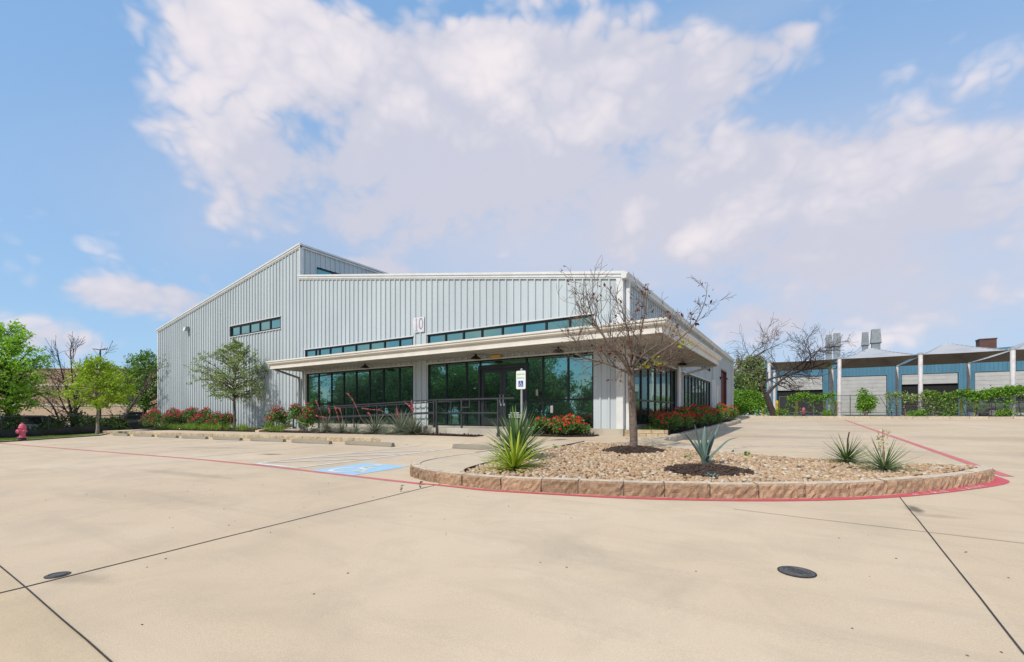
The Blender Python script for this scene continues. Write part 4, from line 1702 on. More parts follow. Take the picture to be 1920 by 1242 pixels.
# number plate
NS = empty('number_sign', (-13.49, YF - .05, 4.85), 'white square plate with the number 10 high on the front wall', 'sign')
mb = MB()
mb.box(-.31, -.012, -.34, .31, .01, .29)
mb.build('plate', pmat('number_plate', (.66, .64, .66), .5), NS)
vs, fs = text_faces('10', .72)
mb = MB()
mb.add([(v.x * .74, -.016, v.y * .98 - .025) for v in vs], fs)
for (x0, x1, z0, z1) in ((-.21, -.05, -.285, -.255), (-.18, -.11, .17, .205)):
    mb.add([(x0, -.0165, z0), (x1, -.0165, z0), (x1, -.0165, z1), (x0, -.0165, z1)], [(0, 1, 2, 3)])
mb.build('numeral', pmat('numeral_grey', (.30, .28, .30), .6), NS)
# flood light on the tall left wall
FL = empty('flood_light', (-34.3, YF - .04, 6.75), 'small grey flood light high on the left end of the front wall', 'wall light')
mb = MB()
mb.box(-.10, -.06, -.10, .10, .0, .12)
mb.hexa([(-.15, -.30, -.20), (.15, -.30, -.20), (.15, -.06, -.14), (-.15, -.06, -.14), (-.15, -.22, .08), (.15, -.22, .08), (.15, -.06, .12), (-.15, -.06, .12)])
mb.build('housing', MT['flood'], FL)
mb = MB()
mb.hexa([(-.13, -.31, -.19), (.13, -.31, -.19), (.13, -.304, -.19), (-.13, -.304, -.19), (-.13, -.235, .06), (.13, -.235, .06), (.13, -.229, .06), (-.13, -.229, .06)])
mb.build('lens', MT['lamp'], FL)

# ------------------------------------------------------------------ entrance platform, ramp, handrail
mb = MB()
PX0, PX1, PY0 = -11.12, -7.62, 12.28
mb.hexa([(PX0, PY0, .05), (PX1, PY0, .05), (PX1, YF - .08, .05), (PX0, YF - .08, .05), (PX0, PY0, FLOOR - .02), (PX1, PY0, FLOOR - .02), (PX1, YF - .08, FLOOR), (PX0, YF - .08, FLOOR)])
mb.box(PX0 - .02, PY0 - .015, .05, PX1 + .02, PY0 - .0005, FLOOR - .19)
tag(mb.build('entrance_platform', MT['slab']), kind='structure')
mb = MB()
RX0 = -21.1
mb.hexa([(RX0, 12.48, .0), (PX0, 12.48, .0), (PX0, YF - .08, .0), (RX0, YF - .08, .0), (RX0, 12.48, .26), (PX0, 12.48, FLOOR - .02), (PX0, YF - .08, FLOOR - .01), (RX0, YF - .08, .26)])
mb.hexa([(RX0, 12.42, .0), (PX0, 12.42, .0), (PX0, 12.54, .0), (RX0, 12.54, .0), (RX0, 12.42, .36), (PX0, 12.42, FLOOR + .06), (PX0, 12.54, FLOOR + .06), (RX0, 12.54, .36)])
tag(mb.build('access_ramp', MT['slab']), kind='structure')

HR = empty('handrail', (-16, 12.5, .4), 'long black steel handrail running down the ramp and round the entrance platform', 'handrail', world=True)


def rampz(x):
    return .36 + (FLOOR + .06 - .36) * clampf((x - RX0) / (PX0 - RX0), 0, 1)


def rail_run(y, xs_, top=.93, mid=.48, x0=None, x1=None):
    for h in (top, mid):
        mb = MB()
        mb.beam((x0, y, rampz(x0) + h), (x1, y, rampz(x1) + h), .042, .042)
        mb.build('rail_bar', MT['rail'], HR)
    for x in xs_:
        mb = MB()
        mb.beam((x, y, rampz(x) - .05), (x, y, rampz(x) + top - .02), .045, .045)
        mb.build('post', MT['rail'], HR)


rail_run(12.48, [-20.0, -18.1, -16.2, -14.3, -12.4], x0=-20.0, x1=-11.05)
rail_run(13.82, [-20.0, -17.4, -14.6, -11.6], x0=-20.0, x1=-11.05)
# guard round the platform front
for (x0, x1, z) in ((-11.15, -7.75, 1.60), (-10.95, -8.28, 1.13)):
    mb = MB()
    mb.beam((x0, 12.36, z), (x1, 12.36, z), .05, .05)
    mb.build('rail_bar', MT['rail'], HR)
for x, zb in ((-11.17, FLOOR), (-10.92, .28), (-9.9, FLOOR), (-8.28, .3)):
    mb = MB()
    y = 12.36 if zb > .5 else 12.22
    mb.beam((x, y, zb - .04), (x, y, 1.59), .05, .05)
    if zb < .5:
        mb.box(x - .045, y - .03, zb, x + .045, y + .06, zb + .16)
        mb.beam((x, y, 1.1), (x, 12.36, 1.1), .03, .03)
    mb.build('post', MT['rail'], HR)
mb = MB()
for a, b in (((-9.9, 12.36, 1.58), (-9.55, 12.36, 1.58)), ((-9.55, 12.36, 1.59), (-9.55, 12.36, 1.32)), ((-9.55, 12.36, 1.32), (-9.9, 12.36, 1.32))):
    mb.beam(a, b, .035, .035)
mb.build('bracket', MT['rail'], HR)
mb = MB()
mb.beam((-11.1, 12.48, 1.6), (-11.1, 13.82, 1.6), .042, .042)
mb.build('rail_bar', MT['rail'], HR)

# low limestone wall at the corner of the right hand bed
RW = MB()
rng = random.Random(8)
x = XS + .09
a, b = Vector((-4.70, 14.06, 0)), Vector((-3.42, 14.36, 0))
d = (b - a).normalized()
nn = Vector((d.y, -d.x, 0))
t = 0
Ltot = (b - a).length
for row in range(2):
    t = 0
    while t < Ltot - .05:
        ln = min(rng.uniform(.25, .5), Ltot - t)
        q0, q1 = a + d * (t + .006), a + d * (t + ln - .006)
        j = rng.uniform(0, .014)
        z0 = gz(-4, 14) + .14 + .115 * row
        z1 = z0 + .108
        P = [q0 + nn * j, q1 + nn * j, q1 - nn * .2, q0 - nn * .2]
        RW.hexa([(p.x, p.y, z0) for p in P] + [(p.x + rng.uniform(-.006, .006), p.y, z1 + rng.uniform(-.006, .004)) for p in P])
        t += ln
tag(RW.build('retaining_wall', MT['lime']), 'low two course buff limestone wall at the corner of the glazed front', 'wall')

# slanting concrete strip between the rose bush and the tall wall
mb = MB()
a, b = (-21.55, 11.62, .24), (-22.4, 13.9, .50)
mb.beam(a, b, .2, .16)
tag(mb.build('drain_strip', MT['walk']), kind='structure')

# ------------------------------------------------------------------ small things on the lot
def wheel_stop(name):
    mb = MB()
    L, n = 2.05, 12
    prof = [(-.075, 0), (-.075, .025), (-.05, .10), (-.035, .118), (.035, .118), (.05, .10), (.075, .025), (.075, 0)]
    rng = random.Random(2)
    vs = []
    for i in range(n + 1):
        x = -L / 2 + L * i / n
        e = .96 if i in (0, n) else 1
        for y, z in prof:
            vs.append((x, y * e + rng.uniform(-.0015, .0015), z * e + rng.uniform(-.0015, .0015)))
    k = len(prof)
    mb.add(vs, [(i * k + j, (i + 1) * k + j, (i + 1) * k + j + 1, i * k + j + 1) for i in range(n) for j in range(k - 1)] + [tuple(range(k)), tuple(n * k + j for j in range(k))[::-1]])
    o = mb.build(name, MT['stop'])
    for x in (-.75, .75):
        mb = MB()
        mb.lathe([(.014, .112), (.016, .124), (.0, .126)], 8, (x, 0, 0))
        mb.build('pin', MT['ironedge'], o)
    return o


ws0 = wheel_stop('wheel_stop')
tag(ws0, 'grey concrete wheel stop nearest the hatched aisle, first of the long row', 'wheel stop', 'wheel stops along the sidewalk')
ordn = ['second', 'third', 'fourth', 'fifth', 'sixth', 'seventh']
WSX = [-10.85 - LSTALL * k for k in range(8)]
for k, x in enumerate(WSX):
    y = 9.12 + random.Random(k).uniform(-.05, .05)
    rz = random.Random(k + 50).uniform(-.02, .02)
    if k == 0:
        ws0.location = (x, y, gz(x, y) + .002)
    else:
        lab = ('%s grey concrete wheel stop to the left of the hatched aisle' % ordn[k - 1]) if k < 7 else 'last grey concrete wheel stop at the far left end of the row'
        copy_tree(ws0, (x, y, gz(x, y) + .002), rz, lab)
w9 = copy_tree(ws0, (-6.95, 9.62, gz(-6.95, 9.62) + .002), -.0, 'grey concrete wheel stop by itself in the blue marked access stall')


def iron_cover(name, x, y, r, label, rz, txt=None):
    o = empty(name, (x, y, gz(x, y)), label, 'access cover', 'iron covers set in the concrete', rz)
    mb = MB()
    mb.lathe([(r * 1.06, -.01), (r * 1.06, .004), (r * .985, .006), (r * .975, -.004)], 40)
    mb.build('rim', MT['ironedge'], o)
    mb = MB()
    mb.lathe([(r * .97, -.01), (r * .97, .005), (r * .80, .005), (r * .79, .0085), (r * .74, .0085), (r * .73, .005), (0.001, .005)], 40)
    for s in (-1, 1):
        mb.lathe([(r * .06, .0055), (r * .05, .009), (.001, .009)], 8, (s * r * .87, 0, 0))
    l = mb.build('lid', MT['iron'], o)
    if txt:
        mb = MB()
        for i, w in enumerate(txt):
            vs, fs = text_faces(w, r * .42)
            mb.add([(v.x, v.y + r * (.2 - .42 * i), .0085) for v in vs], fs)
        mb.build('lettering', MT['ironedge'], l)
    return o


p = at(1494, 1073)
iron_cover('access_cover', p.x, p.y, .105, 'round grey iron cover with raised lettering on the right foreground concrete', -.5, ['CLEAN', 'OUT'])
p = at(108, 1079)
iron_cover('access_cover', p.x, p.y, .062, 'small worn iron cover beside the joint on the left foreground concrete', .3)

rng = random.Random(31)
mb = MB()
for _ in range(260):
    x, y = rng.uniform(-9, 5), rng.uniform(.9, 9) ** 1.0
    if inside(GPOLY, x, y) or (-6.0 < x < 2.6 and y > 4.9):
        continue
    r = rng.uniform(.003, .008) * (1 + y * .06)
    k = [(x + r * math.cos(t) * rng.uniform(.6, 1.3), y + r * math.sin(t) * rng.uniform(.6, 1.3)) for t in (0, 1.3, 2.5, 3.8, 5.0)]
    z = gz(x, y)
    mb.add([(a, b, z + .001) for a, b in k] + [(x, y, z + r * .8)], [(i, (i + 1) % 5, 5) for i in range(5)])
tag(mb.build('grit', pmat('dark_grit', (.16, .12, .08), .9, island=.6)), 'scattered dark grit and leaf crumbs on the concrete lot', 'grit', kind='stuff')

# accessible parking sign
p = at(978, 832, .15)
SG = empty('parking_sign', (p.x, p.y, gz(p.x, p.y) + .15), 'reserved parking sign with blue wheelchair symbol on a slim pale post by the entrance', 'sign')
mb = MB()
mb.tube([(0, 0, -.1), (0, 0, 1.93)], .028, 12)
mb.lathe([(.034, 1.925), (.034, 1.95), (.02, 1.965), (.001, 1.97)], 12)
mb.build('post', MT['steel'], SG)


def rrect(w, h, r, n=5):
    P = []
    for cx, cy, a0 in ((w / 2 - r, h / 2 - r, 0), (-w / 2 + r, h / 2 - r, 90), (-w / 2 + r, -h / 2 + r, 180), (w / 2 - r, -h / 2 + r, 270)):
        for k in range(n + 1):
            t = R(a0 + 90 * k / n)
            P.append((cx + r * math.cos(t), cy + r * math.sin(t)))
    return P


zc_ = 1.665
mb = MB()
RRP = rrect(.285, .48, .033)
n = len(RRP)
vs = [(x, -.040, zc_ + y) for x, y in RRP] + [(x, -.034, zc_ + y) for x, y in RRP]
mb.add(vs, [tuple(range(n)), tuple(range(n, 2 * n))[::-1]] + [(i, (i + 1) % n, (i + 1) % n + n, i + n) for i in range(n)])
for z in (.2, -.2):
    mb.lathe([(.012, -.046), (.012, -.04)], 8, (0, 0, zc_ + z), axis='Y')
pn = mb.build('panel', MT['signwhite'], SG)
mb = MB()
for t, z, s in (('RESERVED', .145, .052), ('PARKING', .05, .052)):
    vs, fs = text_faces(t, s)
    mb.add([(v.x, -.0425, zc_ + z + v.y) for v in vs], fs)
mb.build('lettering', MT['signgreen'], pn)
mb = MB()
q = rrect(.145, .155, .008, 3)
mb.add([(x, -.0425, zc_ - .10 + y) for x, y in q], [tuple(range(len(q)))])
mb.build('symbol_square', MT['signblue'], pn)
mb = MB()
wheelchair(mb, lambda u, v: (u, -.0445, zc_ - .10 + v), .135)
mb.build('wheelchair_symbol', MT['signwhite'], pn)


def hydrant(loc, label, rz=0):
    o = empty('fire_hydrant', loc, label, 'fire hydrant', 'pink fire hydrants', rz)
    mb = MB()
    mb.lathe([(.15, .12), (.15, .16), (.105, .17), (.10, .19), (.098, .5), (.10, .52), (.135, .53), (.14, .56), (.13, .575), (.125, .60), (.11, .66), (.08, .71), (.05, .735), (.03, .74), (.03, .775), (.02, .785)], 18)
    for k in range(8):
        t = 2 * math.pi * k / 8
        mb.lathe([(.014, .155), (.014, .178), (.001, .178)], 6, (.128 * math.cos(t), .128 * math.sin(t), 0))
    mb.build('barrel', MT['hydrant'], o)
    for s in (-1, 1):
        mb = MB()
        mb.lathe([(.055, s * .08), (.055, s * .14), (.07, s * .145), (.07, s * .175), (.05, s * .19), (.02, s * .195), (.02, s * .215), (.001, s * .215)], 12, (0, 0, .42), axis='X')
        mb.build('side_outlet', MT['hydrant'], o)
    mb = MB()
    mb.lathe([(.075, -.08), (.075, -.15), (.09, -.155), (.09, -.185), (.06, -.2), (.022, -.205), (.022, -.23), (.001, -.23)], 14, (0, 0, .40), axis='Y')
    mb.build('front_outlet', MT['hydrant'], o)
    mb = MB()
    mb.lathe([(.13, -.1), (.13, .12), (.11, .125)], 16)
    mb.build('base', MT['ironedge'], o)
    return o


p = at(42, 827)
h = hydrant((p.x, p.y, gz(p.x, p.y) + .02), 'pink fire hydrant on the turf verge in front of the black fence', .35)
p = at(1507, 783.5)
hydrant((p.x, p.y + .9, gz(p.x, p.y) + .12), 'pink fire hydrant behind the far kerb in front of the blue building', .3)


# ------------------------------------------------------------------ plants
def leaf_cloud(name, mat, centers, per, sig, size, parent, seed, flat=0., aspect=.5):
    """many small leaves scattered round a list of points"""
    rng = np.random.RandomState(seed)
    C = np.array([tuple(c) for c in centers], float)
    C = np.repeat(C, per, axis=0)
    n = len(C)
    sg = np.array(sig if hasattr(sig, '__len__') else (sig,) * 3)
    C = C + rng.normal(0, 1, (n, 3)) * sg
    L = size * rng.uniform(.45, 1.5, n)
    nrm = rng.normal(0, 1, (n, 3))
    nrm[:, 2] = np.abs(nrm[:, 2]) + flat
    nrm /= np.linalg.norm(nrm, axis=1)[:, None]
    t = rng.normal(0, 1, (n, 3))
    t -= nrm * (t * nrm).sum(1)[:, None]
    t /= np.linalg.norm(t, axis=1)[:, None]
    b = np.cross(nrm, t)
    h = (L / 2)[:, None]
    w = (L * aspect / 2)[:, None]
    P = np.stack([C - t * h, C + b * w + t * h * .1, C + t * h - nrm * h * .25, C - b * w + t * h * .1], 1)
    F = np.arange(n * 4).reshape(n, 4)
    return np_mesh(name, P.reshape(-1, 3), F, mat, parent)


def branch(mb, rng, p, d, L, r, lvl, mx, tips, cfg):
    n = 5 if lvl == 0 else 4
    pts, rad = [Vector(p)], [r]
    d = Vector(d).normalized()
    q = Vector(p)
    for i in range(n):
        d = (d + Vector((rng.gauss(0, 1), rng.gauss(0, 1), rng.gauss(0, 1))) * cfg['curl'] + Vector((0, 0, cfg['up']))).normalized()
        q = q + d * (L / n)
        pts.append(q.copy())
        rad.append(max(cfg['rmin'], r * (1 - (1 - cfg['taper']) * (i + 1) / n)))
    mb.tube(pts, rad, 8 if r > .08 else (5 if r > .02 else 4), cap=(lvl == mx))
    if lvl >= cfg.get('leaf_from', mx):
        tips += pts[1:]
    if lvl >= mx:
        return
    k = cfg['kids'][min(lvl, len(cfg['kids']) - 1)]
    for j in range(k):
        t = cfg.get('t0', .4) + (1 - cfg.get('t0', .4)) * (j + rng.random()) / k
        f = t * n
        i = min(n - 1, int(f))
        base = pts[i].lerp(pts[i + 1], f - i)
        dd = (pts[i + 1] - pts[i]).normalized()
        ax = dd.orthogonal().normalized()
        ax.rotate(Matrix.Rotation(rng.uniform(0, 2 * math.pi) + j * 2.4, 3, dd))
        an = R(rng.uniform(*cfg['ang']))
        nd = dd.copy()
        nd.rotate(Matrix.Rotation(an, 3, ax))
        nd.z = nd.z * cfg.get('flat', 1)
        branch(mb, rng, base, nd, L * rng.uniform(*cfg['len']), max(cfg['rmin'], rad[i] * rng.uniform(.5, .7)), lvl + 1, mx, tips, cfg)
    branch(mb, rng, pts[-1], d, L * rng.uniform(.6, .8), rad[-1], lvl + 1, mx, tips, cfg)


def tree(name, loc, label, group, trunk_h, trunk_r, L, seed, leafm, bark, per=5, sig=.25, size=.16, levels=4, lean=(0, 0, 1), cat='tree', limbs=None, **kw):
    cfg = dict(curl=.13, up=.05, taper=.7, rmin=.008, kids=[4, 3, 3, 2], ang=(28, 62), len=(.55, .8), t0=.35)
    cfg.update(kw)
    o = empty(name, loc, label, cat, group)
    rng = random.Random(seed)
    mb = MB()
    tips = []
    d = Vector(lean).normalized()
    top = d * trunk_h
    mid = top * .5 + Vector((rng.uniform(-.04, .04), rng.uniform(-.04, .04), 0)) * trunk_h
    mb.tube([(0, 0, -.25), (0, 0, .02), mid * .3, mid, top], [trunk_r * 1.6, trunk_r * 1.25, trunk_r * 1.05, trunk_r * .95, trunk_r * .85], 10)
    n = limbs or cfg['kids'][0]
    for j in range(n):
        az = 2 * math.pi * (j + rng.uniform(-.3, .3)) / n
        tilt = R(rng.uniform(*cfg['ang'])) * (1 if j else .3)
        dd = Vector((math.sin(tilt) * math.cos(az), math.sin(tilt) * math.sin(az), math.cos(tilt))) + d * .25
        branch(mb, rng, top * rng.uniform(.88, 1.0), dd, L * rng.uniform(.8, 1.15), trunk_r * rng.uniform(.5, .7), 1, levels, tips, cfg)
    mb.build('trunk', bark, o, smooth=True)
    if leafm:
        leaf_cloud('crown', leafm, tips, per, sig, size, o, seed + 1, aspect=kw.get('aspect', .5) if False else .5)
    return o


def crown_tree(name, loc, label, group, H, z0, rad, prof, r, seed, leafm, bark, nb=46, sub=6, per=4, sig=.12, size=.12, lean=(0, 0), elev=(10, 62), cat='tree', wob=.04, droop=0., gap=0., aspect=.5):
    """leader trunk with whorled limbs; rad * prof(t) sets the crown outline from its base (t=0) to the top (t=1)"""
    o = empty(name, loc, label, cat, group)
    rng = random.Random(seed)
    mb = MB()
    tips = []
    n = 14
    ax = []
    for i in range(n + 1):
        t = i / n
        z = H * .95 * t
        k = min(1, t * 3)
        ax.append(Vector((lean[0] * z + rng.uniform(-wob, wob) * k, lean[1] * z + rng.uniform(-wob, wob) * k, z)))
    mb.tube([ax[0] - Vector((0, 0, .25)), ax[0] + Vector((0, 0, .03))] + ax[1:], [r * 1.5, r * 1.25] + [r * max(.08, (1 - .92 * (i / n) ** .8)) for i in range(1, n + 1)], 9)

    def axis(z):
        f = min(n - .001, max(0, z / (H * .95) * n))
        i = int(f)
        return ax[i].lerp(ax[i + 1], f - i)
    for b in range(nb):
        t = ((b + rng.random()) / nb)
        az = b * 2.39996 + rng.gauss(0, .3)
        R_ = rad * prof(t) * (rng.uniform(.62, 1.12) if rng.random() > .15 else rng.uniform(.9, 1.25))
        e = R(elev[0] + (elev[1] - elev[0]) * t + rng.gauss(0, 7))
        zt = z0 + (H - z0) * t
        zb = max(z0 * .9, zt - R_ * math.tan(e) * .75)
        base = axis(zb)
        end = axis(min(H * .95, zt)) * 1.0
        end = Vector((end.x + R_ * math.cos(az), end.y + R_ * math.sin(az), zt + R_ * .12 - droop * R_))
        mid = base.lerp(end, .5) + Vector((rng.gauss(0, .05), rng.gauss(0, .05), .10 + rng.gauss(0, .04))) * R_
        P = [base, base.lerp(mid, .55) + Vector((0, 0, .02 * R_)), mid, mid.lerp(end, .55) + Vector((0, 0, .03 * R_)), end]
        rb = max(.006, r * .42 * (R_ / rad) ** .8)
        mb.tube(P, [rb, rb * .8, rb * .6, rb * .42, .004], 5)
        for q in range(1, sub + 1):
            f = .25 + .75 * (q - rng.random()) / sub
            i = min(3, int(f * 4))
            p = P[i].lerp(P[i + 1], f * 4 - i)
            d = (P[i + 1] - P[i]).normalized()
            sd = d.orthogonal().normalized()
            sd.rotate(Matrix.Rotation(rng.uniform(0, 6.28), 3, d))
            sd.z *= .6
            L = R_ * rng.uniform(.16, .40)
            e1 = p + (d * .7 + sd).normalized() * L
            m1 = p.lerp(e1, .5) + Vector((0, 0, .06 * L))
            mb.tube([p, m1, e1], [rb * .35 + .002, .004, .003], 4)
            if rng.random() < gap:
                continue
            tips += [m1, e1, p.lerp(m1, .7), m1.lerp(e1, .5)]
        if rng.random() > gap:
            tips += [P[3], P[4], P[3].lerp(P[4], .5), P[2].lerp(P[3], .6)]
    mb.build('trunk', bark, o, smooth=True)
    leaf_cloud('crown', leafm, tips, per, sig, size, o, seed + 1, flat=.25, aspect=aspect)
    return o


def pw(*pts):
    """piecewise linear profile"""
    return lambda t: float(np.interp(t, [p[0] for p in pts], [p[1] for p in pts]))


def limb_tree(name, loc, label, group, chains, bark, seed, twig, leaves=(), cat='tree'):
    """a tree whose main limbs follow given chains of points (local) with twigs growing from them"""
    o = empty(name, loc, label, cat, group)
    rng = random.Random(seed)
    mb = MB()
    tips = []
    for ch in chains:
        pts, r0, r1, ntw, tl = ch
        P = [Vector(q) for q in pts]
        fine = []
        for i in range(len(P) - 1):
            p0, p1, p2, p3 = P[max(i - 1, 0)], P[i], P[i + 1], P[min(i + 2, len(P) - 1)]
            for k in range(5):
                t = k / 5
                fine.append(.5 * ((2 * p1) + (p2 - p0) * t + (2 * p0 - 5 * p1 + 4 * p2 - p3) * t * t + (3 * p1 - p0 - 3 * p2 + p3) * t ** 3))
        fine.append(P[-1])
        m = len(fine)
        mb.tube(fine, [r0 + (r1 - r0) * (i / (m - 1)) ** .8 for i in range(m)], 9 if r0 > .05 else 6)
        for j in range(ntw):
            i = int((.25 + .75 * (j + rng.random()) / max(1, ntw)) * (m - 2))
            base = fine[i]
            dd = (fine[i + 1] - fine[i]).normalized()
            ax = dd.orthogonal().normalized()
            ax.rotate(Matrix.Rotation(rng.uniform(0, 6.28), 3, dd))
            nd = dd.copy()
            nd.rotate(Matrix.Rotation(R(rng.uniform(25, 75)), 3, ax))
            branch(mb, rng, base, nd, tl * rng.uniform(.5, 1.2), max(twig['rmin'], .5 * (r0 + (r1 - r0) * i / m)), 2, twig['mx'], tips, twig)
    mb.build('trunk', bark, o, smooth=True)
    for (nm, mat, frac, per, sig, size) in leaves:
        r2 = random.Random(seed + 7)
        T = [t for t in tips if r2.random() < frac]
        if T:
            leaf_cloud(nm, mat, T, per, sig, size, o, seed + 3)
    return o, tips


def bush(name, loc, label, cat, group, rx, ry, h, n, lmat, lsize, seed, flowers=None, nf=40, fsize=.07, stems=True):
    """leafy shrub: leaves packed in lumps on stems, flower heads near the outside"""
    o = empty(name, loc, label, cat, group)
    rng = random.Random(seed)
    mb = MB()
    cs = []
    lumps = []
    for k in range(11):
        a, t = rng.uniform(0, 6.28), rng.random() ** .5
        x, y = rx * .72 * t * math.cos(a), ry * .72 * t * math.sin(a)
        z = h * rng.uniform(.35, .86) * (1 - .35 * t * t)
        lumps.append((x, y, z))
        mb.tube([(x * .12, y * .12, -.04), (x * .5, y * .5, z * .55), (x, y, z)], [.018, .012, .006], 5)
    mb.build('stems', MT['twig'], o)
    for _ in range(n):
        l = lumps[rng.randrange(len(lumps))]
        a, t, u = rng.uniform(0, 6.28), rng.uniform(.25, 1) ** .6, rng.uniform(-.9, 1)
        s = math.sqrt(max(0, 1 - u * u))
        cs.append((l[0] + rx * .36 * t * s * math.cos(a), l[1] + ry * .36 * t * s * math.sin(a), max(.03, l[2] + h * .24 * t * u)))
    leaf_cloud('foliage', lmat, cs, 3, lsize * .5, lsize, o, seed)
    if flowers:
        fs = []
        for _ in range(nf):
            l = lumps[rng.randrange(len(lumps))]
            a, u = rng.uniform(0, 6.28), rng.uniform(-.2, 1.1) if rng.random() < .45 else rng.uniform(.5, 1.15)
            s = math.sqrt(max(.04, 1 - u * u))
            fs.append((l[0] + rx * .40 * s * math.cos(a), l[1] + ry * .40 * s * math.sin(a), max(.1, l[2] + h * .27 * u)))
        f = leaf_cloud('blossoms', flowers, fs, 9, fsize * .30, fsize * .75, o, seed + 9, aspect=.9)
        f['kind'] = 'stuff'
    return o


def blade(vs, fs, base, az, tilt, L, w, droop, segs=6, fold=.35, twist=0., tipf=.02):
    """one sword leaf as a folded strip"""
    b = len(vs)
    d = Vector((math.sin(tilt) * math.cos(az), math.sin(tilt) * math.sin(az), math.cos(tilt)))
    side = Vector((-math.sin(az + twist), math.cos(az + twist), 0))
    p = Vector(base)
    for i in range(segs + 1):
        t = i / segs
        wd = w * (1 - t) ** .55 * min(1, .55 + t * 3) + tipf * w
        up = side.cross(d).normalized()
        vs.append(p - side * wd / 2 + up * wd * fold * .5)
        vs.append(p.copy())
        vs.append(p + side * wd / 2 + up * wd * fold * .5)
        d = (d + Vector((math.cos(az) * .3, math.sin(az) * .3, -1)) * (droop / segs) * (t + .3)).normalized()
        p = p + d * (L / segs)
    for i in range(segs):
        a = b + 3 * i
        fs.append((a, a + 1, a + 4, a + 3))
        fs.append((a + 1, a + 2, a + 5, a + 4))


def rosette(n, L, w, seed, tilt=(4, 88), droop=.12, lv=.25, r0=.05, zr=.18, pw_=.8):
    rng = random.Random(seed)
    vs, fs = [], []
    for i in range(n):
        t = (i + .5) / n
        ti = R(tilt[0] + (tilt[1] - tilt[0]) * t ** pw_) + rng.gauss(0, .06)
        az = i * 2.39996 + rng.gauss(0, .15)
        ln = L * rng.uniform(1 - lv, 1 + lv * .5)
        base = (r0 * math.cos(az) * t, r0 * math.sin(az) * t, zr * (1 - t))
        blade(vs, fs, base, az, ti, ln, w * rng.uniform(.8, 1.15), droop * rng.uniform(.4, 1.8))
    return vs, fs


def yucca(loc, label, n, L, w, seed, mat, group='yuccas in the gravel island', extra=None, **kw):
    o = empty('yucca', loc, label, 'yucca', group)
    mb = MB()
    vs, fs = rosette(n, L, w, seed, **kw)
    mb.add(vs, fs)
    mb.build('blades', mat, o)
    mb = MB()
    mb.tube([(0, 0, -.1), (0, 0, .10)], [.05, .035], 8)
    mb.build('crown_base', MT['bark'], o)
    return o


p = at(969, 862, .14)
yucca((p.x, p.y, bedz(p.x, p.y)), 'taller dark green yucca behind the lime green one in the gravel island', 140, .76, .056, 3, MT['yucca_green'], tilt=(2, 96), droop=.06, zr=.24, pw_=.7)
p = at(964, 884, .14)
yucca((p.x, p.y, bedz(p.x, p.y)), 'lime green spiky yucca at the left front of the gravel island', 120, .54, .050, 4, MT['yucca_lime'], tilt=(6, 98), droop=.05, zr=.10, pw_=.45)
p = at(1588, 866, .15)
yb = yucca((p.x, p.y, bedz(p.x, p.y)), 'rounded dark green yucca with a short broken stalk, right side of the island', 190, .46, .017, 5, MT['yucca_dark'], tilt=(12, 100), droop=.03, zr=.10, pw_=.5)
mb = MB()
mb.tube([(0, 0, .1), (.01, 0, .40), (.03, -.02, .53)], [.012, .011, .008], 6)
mb.build('broken_stalk', MT['darkbark'], yb)
p = at(1658, 881, .15)
yc = yucca((p.x, p.y, bedz(p.x, p.y)), 'sprawling yucca with a cream flower stalk, nearest the right tip of the island', 150, .50, .019, 6, MT['yucca_green'], tilt=(18, 102), droop=.05, zr=.08, pw_=.5)
mb = MB()
mb.tube([(0, 0, .05), (-.01, .0, .35), (-.02, 0, .62)], [.007, .006, .003], 6)
mb.build('flower_stalk', MT['stalk'], yc)
leaf_cloud('blooms', MT['bloom_cream'], [(-.018 + random.Random(k).uniform(-.065, .065), random.Random(k + 9).uniform(-.065, .065), .33 + .011 * k) for k in range(26)], 3, .012, .042, yc, 3, aspect=.8)

# blue agave with thick channelled leaves
p = at(1322, 872, .16)
AG = empty('agave', (p.x, p.y, bedz(p.x, p.y) + .05), 'big blue grey agave with broad upright leaves on a mulch mound', 'agave')


def thick_leaf(base, pts, w, th, parent, name='leaf'):
    """fleshy leaf along a chain of points, lens section, pointed tip"""
    P = [Vector(q) for q in pts]
    fine = []
    for i in range(len(P) - 1):
        p0, p1, p2, p3 = P[max(i - 1, 0)], P[i], P[i + 1], P[min(i + 2, len(P) - 1)]
        for k in range(5):
            t = k / 5
            fine.append(.5 * ((2 * p1) + (p2 - p0) * t + (2 * p0 - 5 * p1 + 4 * p2 - p3) * t * t + (3 * p1 - p0 - 3 * p2 + p3) * t ** 3))
    fine.append(P[-1])
    m = len(fine)
    mb = MB()
    vs, fs = [], []
    k = 8
    out = Vector((P[-1].x, P[-1].y, 0))
    out = out.normalized() if out.length > .02 else Vector((0, -1, 0))
    side0 = Vector((-out.y, out.x, 0))
    for i, q in enumerate(fine):
        t = i / (m - 1)
        d = (fine[min(i + 1, m - 1)] - fine[max(i - 1, 0)]).normalized()
        s = (side0 - d * side0.dot(d)).normalized()
        u = s.cross(d)
        ww = w * (.62 + .9 * t - .35 * t * t) * (1 - t ** 3) ** .9 * .5 + .002
        tt = th * (1 - t) ** .8 + .002
        for j in range(k):
            a = 2 * math.pi * j / k
            x = math.cos(a)
            vs.append(q + s * ww * x + u * (tt * .5 * math.sin(a) - ww * .30 * (1 - x * x) + ww * .15))
    for i in range(m - 1):
        for j in range(k):
            a, b = i * k + j, i * k + (j + 1) % k
            fs.append((a, b, b + k, a + k))
    fs += [tuple(range(k))[::-1]]
    mb.add(vs, fs)
    return mb.build(name, MT['agave'], parent, smooth=True)


